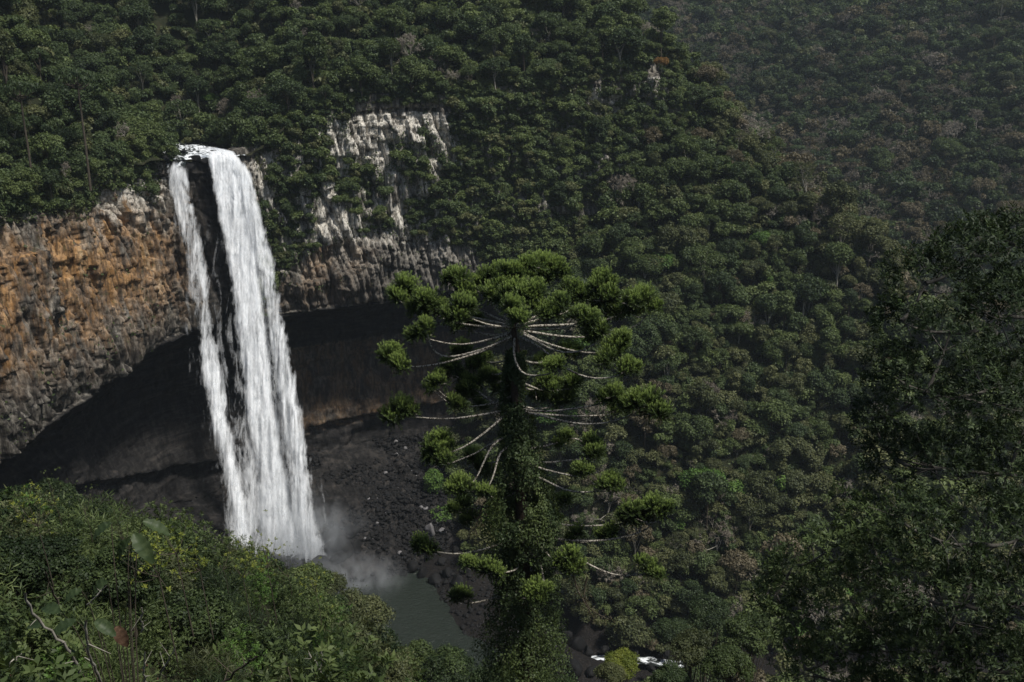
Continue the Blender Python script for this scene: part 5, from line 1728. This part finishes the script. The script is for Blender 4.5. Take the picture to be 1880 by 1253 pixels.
ST = [(520, 1115, 76, 3.9, 0, "leaf_green", "largest rounded green tree in front of the waterfall's foot"), (440, 1085, 78, 2.8, 1, "leaf_gloss_shaded", None), (598, 1082, 84, 1.9, 2, "leaf_olive", "yellow green tree at the water's edge beside the waterfall's foot"),
      (665, 1135, 112, 4.4, 3, "leaf_olive", "domed olive tree whose crown juts over the pool"), (620, 1185, 96, 3.4, 4, "leaf_green", None), (700, 1200, 92, 3.6, 0, "leaf_gloss_shaded", None), (765, 1225, 88, 3.2, 1, "leaf_green", None), (820, 1235, 84, 3.0, 2, "leaf_gloss_shaded", None),
      (590, 1235, 62, 2.7, 3, "leaf_gloss_shaded", None), (660, 1248, 60, 2.4, 4, "leaf_gloss_shaded", None), (730, 1262, 64, 2.4, 0, "leaf_olive", None), (480, 1180, 56, 2.5, 1, "leaf_gloss_shaded", None), (400, 1120, 58, 2.6, 2, "leaf_green", None), (345, 1075, 62, 2.4, 3, "leaf_gloss_shaded", None),
      (540, 1200, 50, 2.0, 4, "leaf_gloss_shaded", None), (420, 1190, 42, 1.9, 0, "leaf_gloss_shaded", None), (350, 1140, 40, 1.9, 1, "leaf_gloss_shaded", None), (290, 1085, 42, 1.9, 2, "leaf_olive", None),
      (470, 1075, 74, 2.9, 1, "leaf_gloss_shaded", None), (555, 1085, 72, 2.5, 2, "leaf_green", None), (505, 1160, 62, 2.8, 3, "leaf_green", None), (600, 1130, 70, 2.3, 4, "leaf_gloss_shaded", None), (425, 1140, 66, 2.4, 0, "leaf_gloss_shaded", None), (560, 1170, 66, 2.4, 1, "leaf_olive", None), (690, 1245, 74, 2.8, 2, "leaf_green", None), (640, 1215, 76, 2.8, 4, "leaf_olive", None),
      (50, 1000, 46, 1.9, 3, "leaf_gloss_shaded", None), (125, 1000, 44, 1.8, 4, "leaf_gloss_shaded", None), (190, 1025, 46, 1.8, 0, "leaf_gloss_shaded", None), (90, 1045, 34, 1.7, 1, "leaf_gloss_shaded", None), (10, 1055, 32, 1.7, 2, "leaf_gloss_shaded", None), (230, 1060, 36, 1.7, 3, "leaf_gloss_shaded", None),
      (165, 965, 88, 3.0, 4, "leaf_gloss_shaded", None), (95, 920, 105, 3.2, 0, "leaf_gloss_shaded", None), (25, 930, 95, 2.8, 1, "leaf_gloss_shaded", None), (130, 945, 98, 2.8, 2, "leaf_gloss_shaded", None), (205, 1000, 82, 2.6, 3, "leaf_gloss_shaded", None), (-20, 985, 60, 2.2, 0, "leaf_gloss_shaded", None),
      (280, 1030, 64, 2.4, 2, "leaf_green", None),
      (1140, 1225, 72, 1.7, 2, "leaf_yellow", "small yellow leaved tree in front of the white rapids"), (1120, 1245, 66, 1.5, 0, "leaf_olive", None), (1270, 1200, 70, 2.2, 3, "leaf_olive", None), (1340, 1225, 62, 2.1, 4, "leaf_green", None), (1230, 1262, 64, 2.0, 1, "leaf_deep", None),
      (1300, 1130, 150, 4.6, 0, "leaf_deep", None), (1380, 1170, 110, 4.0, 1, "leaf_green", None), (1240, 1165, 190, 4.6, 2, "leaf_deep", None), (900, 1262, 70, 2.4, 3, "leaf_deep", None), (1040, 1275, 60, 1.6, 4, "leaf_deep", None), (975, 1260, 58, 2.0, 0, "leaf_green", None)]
for q in ST:  # darkest leaf colour on the left ones replaces shade missing there
    slope_tree(*q)

# ---------------------------------------------------------------- shrubs, ferns and stems close to the viewpoint
def shrub_proto(seed, L, W, n, nl, spread=0.95, R=0.95, stems=9):
    r = np.random.default_rng(seed)
    d = unit(r.normal(size=(n, 3)) * np.array([1, 1, .8]) + np.array([0, 0, .35]))
    bumpy = 1 + 0.4 * fbm(d[:, 0] * 2, d[:, 1] * 2, d[:, 2] * 2, 3, seed)
    p = np.array([0, 0, R * .75]) + d * (R * bumpy * r.uniform(0.35, 1.05, n))[:, None]
    v, f, tn = sprays(p, d + np.array([0, 0, .5]) + r.normal(0, .3, p.shape), nl, L, W, r, spread, 0.36)
    s = Soup()
    for k in range(stems):
        e = p[r.integers(n)]
        s.add(*tube(bez((r.normal() * .12, r.normal() * .12, -0.3), (e[0] * .4, e[1] * .4, e[2] * .7), e, 7), np.linspace(0.016, 0.005, 7), 4))
    return (v, f, tn), s.mesh("stems", [M["bark"]], True)
SHR = {}
for key, args in {"small": (0.085, 0.036, 420, 9), "narrow": (0.20, 0.022, 300, 9), "mid": (0.14, 0.060, 260, 8), "sparse": (0.07, 0.034, 200, 9)}.items():
    for k in range(2):
        (v, f, tn), st_ = shrub_proto(1300 + len(SHR) * 7, *args)
        SHR[(key, k)] = ({m: mesh_np("foliage", v, f, [M[m]], tn) for m in ("leaf_green", "leaf_gloss_shaded", "leaf_bright", "leaf_olive", "leaf_yellow")}, st_)

def fern_mesh(seed, n=9, ln=0.9, pairs=22, dead=False):
    r = np.random.default_rng(seed)
    s = Soup()
    out = []
    for i in range(n):
        a = i * 2.4 + r.uniform(-.3, .3)
        h = np.array([math.cos(a), math.sin(a), 0])
        l = ln * r.uniform(0.7, 1.1)
        up = 0.25 if dead else r.uniform(0.55, 0.95)
        c = bez((0, 0, 0), h * l * 0.45 + np.array([0, 0, l * up]), h * l * 0.95 + np.array([0, 0, l * (0.02 if dead else up * .65)]), pairs + 4)
        out.append(c)
        fr = Soup()
        fr.add(*tube(c, np.linspace(0.007, 0.002, len(c)), 3), tone=0.2)
        tn = unit(np.gradient(c, axis=0))
        for sgn in (1, -1):
            sd_ = unit(np.cross(tn, np.array([0, 0, 1.0]))) * sgn
            k = np.arange(3, len(c))
            w = 0.17 * l * np.sin(np.pi * np.clip((k - 1.5) / len(c), 0.02, 0.98)) ** 0.8 * r.uniform(.85, 1.1, len(k))
            d = unit(sd_[k] + tn[k] * 0.35 + np.array([0, 0, -0.25 if not dead else -0.5]) + r.normal(0, .06 if not dead else .3, (len(k), 3)))
            cc_ = c[k] + d * w[:, None] * .5
            nr = np.cross(tn[k], d) * sgn
            nr = np.where(nr[:, 2:] < 0, -nr, nr)
            v, f = cards(cc_, nr, w, 0.022 * l / .9 + 0 * w, r, 0, 0.15, along=d * 8)
            fr.add(v, f, np.clip(r.normal(.5, .15, len(f)), 0, 1))
        s_ = fr
        yield_v, yf, yt, ym = s_.arrays()
        s.add(yield_v, yf[0], yt, 0)
    return s, out
FERN = []
for k in range(3):
    s, _ = fern_mesh(1400 + k)
    FERN.append({m: s.mesh("fern", [M[m]]) for m in ("leaf_green", "leaf_bright", "leaf_olive")})
DEAD = []
for k in range(3):
    s, _ = fern_mesh(1450 + k, 8, 0.8, 20, True)
    DEAD.append(s.mesh("dead_fern", [M["leaf_dry"]]))

def near_ground(x, y):
    return float(h_in(np.array([x]), np.array([y]))[0])
sp = []
yv = 5.2
sr = np.random.default_rng(1500)
while yv < 68:
    st = 0.85 + yv * 0.042
    for xv in np.arange(-0.62 * yv - 1.5, -0.03 * yv, st):
        sp.append((xv + sr.uniform(-.4, .4) * st, yv + sr.uniform(-.4, .4) * st))
    yv += st
for (xv, yy_) in sp:
    g = near_ground(xv, yy_)
    R = (0.75 + 0.022 * yy_) * sr.uniform(0.75, 1.3)
    ax, ay, ad = project(np.array([[xv, yy_, g + R * .8]]))
    if not (-90 < ax[0] < 900 and ay[0] < 1330 and ay[0] > 900):
        continue
    if yy_ < 7.5 and R > 0.9:
        R = 0.7
    corner = ax[0] < 300 and ay[0] > 1140
    a = sr.random()
    if corner and yy_ < 10.5 and a < 0.93:
        t = link("dead_fern", DEAD[sr.integers(3)], None, (xv, yy_, g + .05), sr.uniform(0, 6), R * 1.1)
        tag(t, None, "fern", "dry brown ferns in the near corner")
        LABELS.append((t, ax[0], ay[0], "dry brown", "fern", "near"))
        continue
    if yy_ < 16 and a < 0.30:
        t = link("fern", FERN[sr.integers(3)][("leaf_green", "leaf_bright", "leaf_olive")[sr.choice(3, p=[.5, .3, .2])]], None, (xv, yy_, g + .1), sr.uniform(0, 6), R * 1.15)
        tag(t, None, "fern", "green ferns below the viewpoint")
        LABELS.append((t, ax[0], ay[0], "green feathery", "fern", "near"))
        continue
    key = ("small", "narrow", "mid", "small")[sr.integers(4)]
    m_ = ("leaf_green", "leaf_gloss_shaded", "leaf_bright", "leaf_olive")[sr.choice(4, p=[.42, .33, .12, .13])]  # darkest leaves in the mix paint shade onto the near slope
    t = thing("shrub", None, "shrub", (xv, yy_, g), sr.uniform(0, 6), "shrubs on the slope below the viewpoint", R)
    fm, st_ = SHR[(key, int(sr.integers(2)))]
    link("stems", st_, t)
    link("foliage", fm[m_], t)
    LABELS.append((t, ax[0], ay[0], LOOK[m_] + {"small": " small leaved", "narrow": " narrow leaved", "mid": " broad leaved"}[key], "shrub", "near"))

# yellow sprigs rising out of the shrubs
for (px, py, Y_, R, lab) in [(315, 985, 15, .45, "yellow leaved sprig beside the topmost large leaf"), (282, 1022, 14, .5, "yellow leaved sprig just below the large leaves"), (485, 1015, 22, .55, "thin yellow leaved sprig standing in front of the narrow water curtain"),
                             (360, 1022, 18, .45, "small yellow green sprig between the large leaves and the waterfall"), (575, 1060, 30, .8, "sunlit yellow green sprig in front of the broad water curtain"), (440, 1035, 26, .6, "yellowish sprig at the foot of the narrow water curtain"), (60, 935, 20, .6, "yellow green sprig highest at the photo's left edge"),
                             (95, 900, 38, 1.0, "green sapling standing up from the mound under the orange cliff's left end"), (225, 965, 30, .9, "green sapling on the mound just left of the topmost large leaf"), (405, 1020, 40, 1.0, "green sapling before the narrow water curtain's foot"), (525, 1035, 46, 1.1, "green sapling before the broad water curtain's foot"), (150, 915, 36, .9, "green sapling against the dark cave under the cliff"), (640, 1090, 60, 1.2, "green sapling beside the pool's near edge")]:
    lm_ = "leaf_yellow" if "yellow" in lab else "leaf_green"
    c = P(px, py, Y_)
    r = np.random.default_rng(int(px))
    g = max(near_ground(c[0], c[1]), c[2] - 1.8)
    R *= 0.8
    t = thing("leafy_sprig", lab, "shrub", (c[0], c[1], g), 0, "yellow leaved sprigs" if "yellow" in lab else "green saplings")
    n = 34
    p = r.normal(0, 1, (n, 3)) * R * np.array([.5, .5, .55]) + np.array([0, 0, c[2] - g])
    v, f, tn = sprays(p, r.normal(0, .4, (n, 3)) + np.array([0, 0, 1]), 7, 0.06, 0.03, r, 0.9, 0.5)
    link("foliage", mesh_np("foliage", v, f, [M[lm_]], tn), t)
    s = Soup()
    fk = np.array([0.05, 0, (c[2] - g) - R * .9])
    s.add(*tube(bez((0.15, 0.1, -0.2), (0.25 * R, 0, fk[2] * .6), fk, 9), np.linspace(0.014, 0.008, 9), 4))
    for k in range(10):
        s.add(*tube(bez(fk, (fk + p[k]) / 2 + np.array([p[k][0] * .2, p[k][1] * .2, -.05]), p[k], 6), np.linspace(0.007, 0.003, 6), 4))
    link("stems", s.mesh("stems", [M["bark"]], True), t)

# the plant with very large leaves
def big_leaf(L, W, curl, seed):
    r = np.random.default_rng(seed)
    n = 13
    t_ = np.linspace(0, 1, n)
    w = W * np.sin(np.pi * np.clip(t_ * 0.93 + 0.05, 0, 1)) ** 0.75 * (1 + 0.10 * np.sin(t_ * 40 + seed))
    xs_ = np.array([-1, -.55, 0, .55, 1])
    v = np.stack([np.stack([t_ * L, x_ * w / 2, -curl * L * t_ ** 2 + (abs(x_) * w * 0.22) + 0.012 * np.sin(t_ * 26) * abs(x_)], -1) for x_ in xs_], 1)
    i = np.arange(n * 5).reshape(n, 5)
    f = np.stack([i[:-1, :-1], i[1:, :-1], i[1:, 1:], i[:-1, 1:]], -1).reshape(-1, 4)
    tone = np.clip(0.5 + 0.12 * r.normal(size=len(f)) - 0.2 * np.repeat(np.linspace(-.3, 1, n - 1), 4) ** 4, 0, 1)
    return v.reshape(-1, 3), f, tone
bp = P(215, 1165, 9.0)
bp[2] = near_ground(bp[0], bp[1])
plant = thing("large_leaved_plant", "plant with very large drooping leaves rising above the shrubs", "plant", tuple(bp))
BL = [(262, 958, 9.0, 0.34, 0.15, -20, 0.35, "leaf_big"), (246, 980, 8.9, 0.38, 0.19, -48, 0.5, "leaf_big"), (240, 990, 9.1, 0.36, 0.16, 225, 0.35, "leaf_big"), (205, 962, 9.1, 0.26, 0.15, 200, 0.5, "leaf_big"), (198, 1070, 8.6, 0.30, 0.18, 205, 0.4, "leaf_big"),
      (150, 1085, 8.5, 0.22, 0.13, 190, 0.6, "leaf_big"), (232, 1105, 8.6, 0.20, 0.15, 240, 0.7, "leaf_olive"), (140, 1140, 8.4, 0.30, 0.17, 200, 0.3, "leaf_big"), (110, 1125, 8.5, 0.26, 0.16, 160, 0.4, "leaf_big"), (175, 1140, 8.3, 0.26, 0.15, -20, 0.5, "leaf_big"), (80, 1150, 8.5, .24, .15, 170, .5, "leaf_big"), (215, 1150, 8.4, .24, .16, -60, .6, "leaf_dry")]
stems = Soup()
for k, (px, py, Y_, L, W, ang, curl, m_) in enumerate(BL):
    q = P(px, py, Y_)
    v, f, tn = big_leaf(L * .85, W * .8, curl, k)
    a = math.radians(ang)
    right, upv = np.array([1, 0, 0]), np.array([0, SP, CP])
    fwd = np.array([0, -CP, SP * .5])
    dx = right * math.cos(a) + upv * math.sin(a) + fwd * 0.35 * (1 if k % 2 else -0.4)
    dx = dx / np.linalg.norm(dx)
    nz_ = np.array([0.15 * (-1) ** k, -0.45, 0.9])
    dyv = np.cross(nz_, dx); dyv /= np.linalg.norm(dyv)
    dz_ = np.cross(dx, dyv)
    vv = v @ np.stack([dx, dyv, dz_]) + (q - bp)
    link("leaf", mesh_np("leaf", vv, f, [M[m_]], tn, smooth_shade=True), plant)
    j = (q - bp)
    stems.add(*tube(bez((j[0] * .15, 0, -.1), (j[0] * .45, j[1] * .5, j[2] * .9), j, 10), np.linspace(0.009, 0.004, 10), 5))
link("stem", stems.mesh("stem", [M["bark"]], True), plant)

# bare stems and fallen sticks among the plants
for (pts, Y_, r0, lab, pale) in [([(45, 1090), (55, 1125), (100, 1165), (130, 1200), (150, 1235)], 7.2, .014, "long bent bare stem sloping through the large leaves", 1), ([(158, 1140), (158, 1195), (175, 1225), (185, 1253)], 6.8, .013, "upright bare grey stem below the large leaves", 1),
                                 ([(82, 1048), (95, 1080), (108, 1107)], 7.5, .010, "short reddish stem with a broken tip at the left", 0), ([(197, 1075), (160, 1112)], 7.6, .006, "thin straight twig slanting across the large leaves", 1), ([(260, 1115), (261, 1160)], 7.4, .008, "short upright stick standing clear of the large leaves", 1),
                                 ([(265, 1200), (264, 1240), (270, 1262)], 6.5, .008, "pale stick standing upright at the bottom edge", 1), ([(322, 1187), (305, 1220), (290, 1245)], 6.6, .006, "pale stick leaning at the bottom edge", 1), ([(470, 1205), (440, 1230), (400, 1262)], 7.5, .012, "dark fallen branch lying along the bottom edge", 0), ([(0, 1235), (40, 1200)], 6.4, .009, "grey twig lying across the dry ferns", 1),
                                 ([(560, 1190), (585, 1225), (600, 1253)], 12, .016, "forked pale dead stem below the domed trees", 1), ([(590, 1195), (592, 1230), (600, 1253)], 12, .013, "thin pale dead stem beside the forked one", 1)]:
    c = sm_line([P(a, b, Y_ + .15 * k) for k, (a, b) in enumerate(pts)], 14)
    s = Soup()
    s.add(*tube(c + rng.normal(0, r0 * .6, c.shape), np.linspace(r0 * .7, r0, 14), 6))
    for k in (4, 8, 11):
        e = c[k] + rng.normal(0, .09, 3)
        s.add(*tube(bez(c[k], (c[k] + e) / 2, e, 4), np.linspace(r0 * .5, r0 * .15, 4), 4))
    o = link("bare_stick", s.mesh("bare_stick", [M["bark_pale"] if pale else M["bark"]], True))
    tag(o, lab, "stick", "bare sticks among the plants")

# loose ground cover between them
NG = 60000
yg = 4.5 + 42 * rng.random(NG) ** 1.6
xg = (-0.62 * yg - 1.5) + rng.random(NG) * (0.60 * yg + 1.5)
zg = h_in(xg, yg)
pg = np.stack([xg, yg, zg + rng.uniform(0, .35, NG)], -1)
sz = (0.05 + 0.004 * yg)
v, f = cards(pg, rng.normal(size=pg.shape) * .6 + np.array([0, -.3, .8]), sz * rng.uniform(.8, 1.6, NG), sz * rng.uniform(.4, .7, NG), rng, 0.1)
ax, ay, _a = project(pg)
mi = np.where((ax < 240) & (ay > 1120) & (yg < 10) & (rng.random(NG) < .7), 1, np.where(rng.random(NG) < .06, 1, np.where(rng.random(NG) < .4, 2, 0)))
o = link("ground_cover", mesh_np("ground_cover", v, f, [M["leaf_green"], M["leaf_dry"], M["leaf_deep"]], np.clip(rng.normal(.45, .2, NG), 0, 1), mi))
tag(o, "low leafy ground cover mixed with dry brown fronds", None, None, "stuff")
# ================================================================== labels that single each plant and rock out by what it stands next to
MARKS = {
    "high": [(150, 520, "the orange cliff"), (380, 270, "the waterfall's lip"), (730, 215, "the big white rock face"), (620, 410, "the pale rock under the bushes"), (727, 370, "the narrow white rock pillar"), (1128, 195, "the lower white streak"),
             (1200, 120, "the rocks by the rust tree"), (1215, 95, "the rust orange tree"), (1395, 435, "the bright fresh green tree"), (1285, 250, "the wide olive brown tree"), (1510, 400, "the pale leafless trees"), (1435, 740, "the white trunked tree"), (1350, 690, "the yellowish thin crowned tree"),
             (335, 185, "the river's leafless tree"), (148, 130, "the pole trunked araucaria"), (490, 285, "the rock beside the waterfall"), (700, 490, "the dark overhang"), (980, 480, "the araucaria's top"), (1200, 560, "the araucaria's upper right tip"), (1205, 745, "the araucaria's long right branch"), (1230, 930, "the araucaria's lowest right branch"),
             (1130, 1210, "the white rapids"), (1650, 470, "the glossy tree's top"), (1580, 780, "the glossy tree's left edge"), (1430, 1010, "the lowest glossy leaved tree"), (200, 760, "the orange cliff's shadowed foot"), (940, 20, "the top edge's middle"), (600, 20, "the top edge above the waterfall"), (40, 60, "the top left corner"), (1200, 15, "the spur's top"), (1560, 590, "the spur's lower right edge"), (1440, 310, "the spur shoulder's leafless tree"), (1305, 860, "the yellow tinged tree"), (940, 300, "the forest left of the spur"), (1150, 400, "the middle of the spur"), (1210, 640, "the gully beside the araucaria"), (790, 70, "the forest over the white face"), (1480, 160, "the far araucaria grove")],
    "low": [(500, 1030, "the waterfall's foot"), (640, 960, "the blown spray"), (760, 1060, "the pool's far shore"), (790, 970, "the pale boulder"), (720, 870, "the rubble under the overhang"), (1040, 1215, "the white rapids"), (1150, 1205, "the rapids' downstream end"), (845, 1060, "the araucaria's trunk"), (1065, 1110, "the hanging creepers")],
    "near": [(240, 980, "the large drooping leaves"), (150, 1110, "the lower large leaves"), (30, 1230, "the bottom left corner"), (310, 985, "the yellow sprig"), (450, 1020, "the narrow water curtain's foot"), (540, 1110, "the largest rounded tree"), (665, 1130, "the domed olive tree"), (760, 1150, "the near shore of the pool"), (900, 1230, "the vine wrapped trunk"), (400, 1240, "the fallen branch"), (60, 900, "the left edge under the cliff"), (265, 1220, "the pale upright stick"), (600, 1225, "the forked dead stem"), (1130, 1215, "the white rapids"), (1310, 1190, "the lowest glossy leaved tree"), (160, 1200, "the upright grey stem"), (30, 1060, "the left edge"), (350, 1120, "the middle shrubs")],
    "lip": [(380, 282, "the waterfall's lip"), (320, 290, "the narrow curtain's top"), (420, 280, "the broad curtain's top")],
    "pine": [(1062, 1090, "the araucaria's low branches"), (1100, 1130, "the rapids"), (880, 950, "the araucaria's trunk")],
}
ORD = ["", "second ", "third ", "fourth ", "fifth ", "sixth ", "seventh ", "eighth ", "ninth ", "tenth ", "eleventh ", "twelfth "]
cells = {}
for (o, px, py, look, noun, st) in LABELS:
    best = min(MARKS[st], key=lambda m: (m[0] - px) ** 2 + (m[1] - py) ** 2)
    dx, dy = px - best[0], py - best[1]
    if abs(dx) > 2.2 * abs(dy):
        way = "right of" if dx > 0 else "left of"
    elif abs(dy) > 2.2 * abs(dx):
        way = "below" if dy > 0 else "above"
    else:
        way = ("lower " if dy > 0 else "upper ") + ("right of" if dx > 0 else "left of")
    cells.setdefault((look, noun, way, best[2]), []).append((math.hypot(dx, dy), o))
for (look, noun, way, mark), lst in cells.items():
    lst.sort(key=lambda t: t[0])
    for k, (_d, o) in enumerate(lst):
        rank = ORD[k] if k < len(ORD) else f"{k + 1}th "
        if way in ("above", "below"):
            txt = f"{look} {noun}, {rank}nearest {way} {mark}"
        elif way.startswith(("lower", "upper")):
            txt = f"{look} {noun}, {rank}nearest {way} {mark}"
        else:
            txt = f"{look} {noun}, {rank}nearest {way} {mark}"
        o["label"] = txt.replace("tall vine draped", "vine draped") if len(txt.split()) > 16 else txt
        if len(o["label"].replace(",", "").split()) > 16:
            o["label"] = o["label"].replace(" crowned", "").replace(" leaved", "")
# ================================================================== camera, light, sky
cam = bpy.data.cameras.new("camera")
cam.sensor_width = 36
cam.lens = F / 1880 * 36
cam.clip_start, cam.clip_end = 0.05, 5000
co = bpy.data.objects.new("camera", cam)
co.rotation_euler = (math.radians(90) - PITCH, 0, 0)
COL.objects.link(co)
scene.camera = co

SUN_EL, SUN_AZ = math.radians(60), math.radians(SUN_AZ_DEG)          # azimuth: direction the light comes FROM, clockwise from +Y
sd = Vector((math.sin(SUN_AZ) * math.cos(SUN_EL), math.cos(SUN_AZ) * math.cos(SUN_EL), math.sin(SUN_EL)))
sl = bpy.data.lights.new("sun", "SUN")
sl.energy, sl.angle, sl.color = SUN_E, math.radians(SUN_ANG), (1.0, 0.97, 0.91)
so = bpy.data.objects.new("sun", sl)
so.rotation_euler = sd.to_track_quat("Z", "Y").to_euler()
COL.objects.link(so)
w = bpy.data.worlds.new("World")
scene.world = w
w.use_nodes = True
wn = w.node_tree.nodes
bg = wn["Background"]
sky = wn.new("ShaderNodeTexSky")
sky.sky_type = "NISHITA"
sky.sun_disc = False
sky.sun_elevation, sky.sun_rotation = SUN_EL, SUN_AZ
sky.air_density, sky.dust_density = 1.2, 1.5
w.node_tree.links.new(sky.outputs[0], bg.inputs[0])
bg.inputs[1].default_value = SKY_E
vs = scene.view_settings
vs.view_transform, vs.look, vs.exposure, vs.gamma = "Standard", "None", EXPOSURE, 1
vs.use_curve_mapping = False
cy = scene.cycles
cy.max_bounces, cy.diffuse_bounces, cy.glossy_bounces, cy.transmission_bounces, cy.volume_bounces, cy.transparent_max_bounces = 6, 3, 2, 3, 1, 24
cy.use_denoising = True
cy.volume_step_rate = 2.0

# the air: one pale box of even haze round everything
hv = np.array([(x, y, z) for x in (-380, 700) for y in (-80, 1230) for z in (-195, 620)], float)
hf = np.array([(0, 1, 3, 2), (4, 6, 7, 5), (0, 4, 5, 1), (2, 3, 7, 6), (0, 2, 6, 4), (1, 5, 7, 3)])
ht = NT("haze")
hp = ht.n("ShaderNodeVolumePrincipled", Color=(0.78, 0.88, 0.97, 1), Density=HAZE)
hp.inputs["Anisotropy"].default_value = 0.3
ht.L.new(hp.outputs[0], ht.out.inputs["Volume"])
tag(link("haze", mesh_np("haze", hv, hf, [ht.m])), "thin pale air filling the gorge", None, None, "stuff")
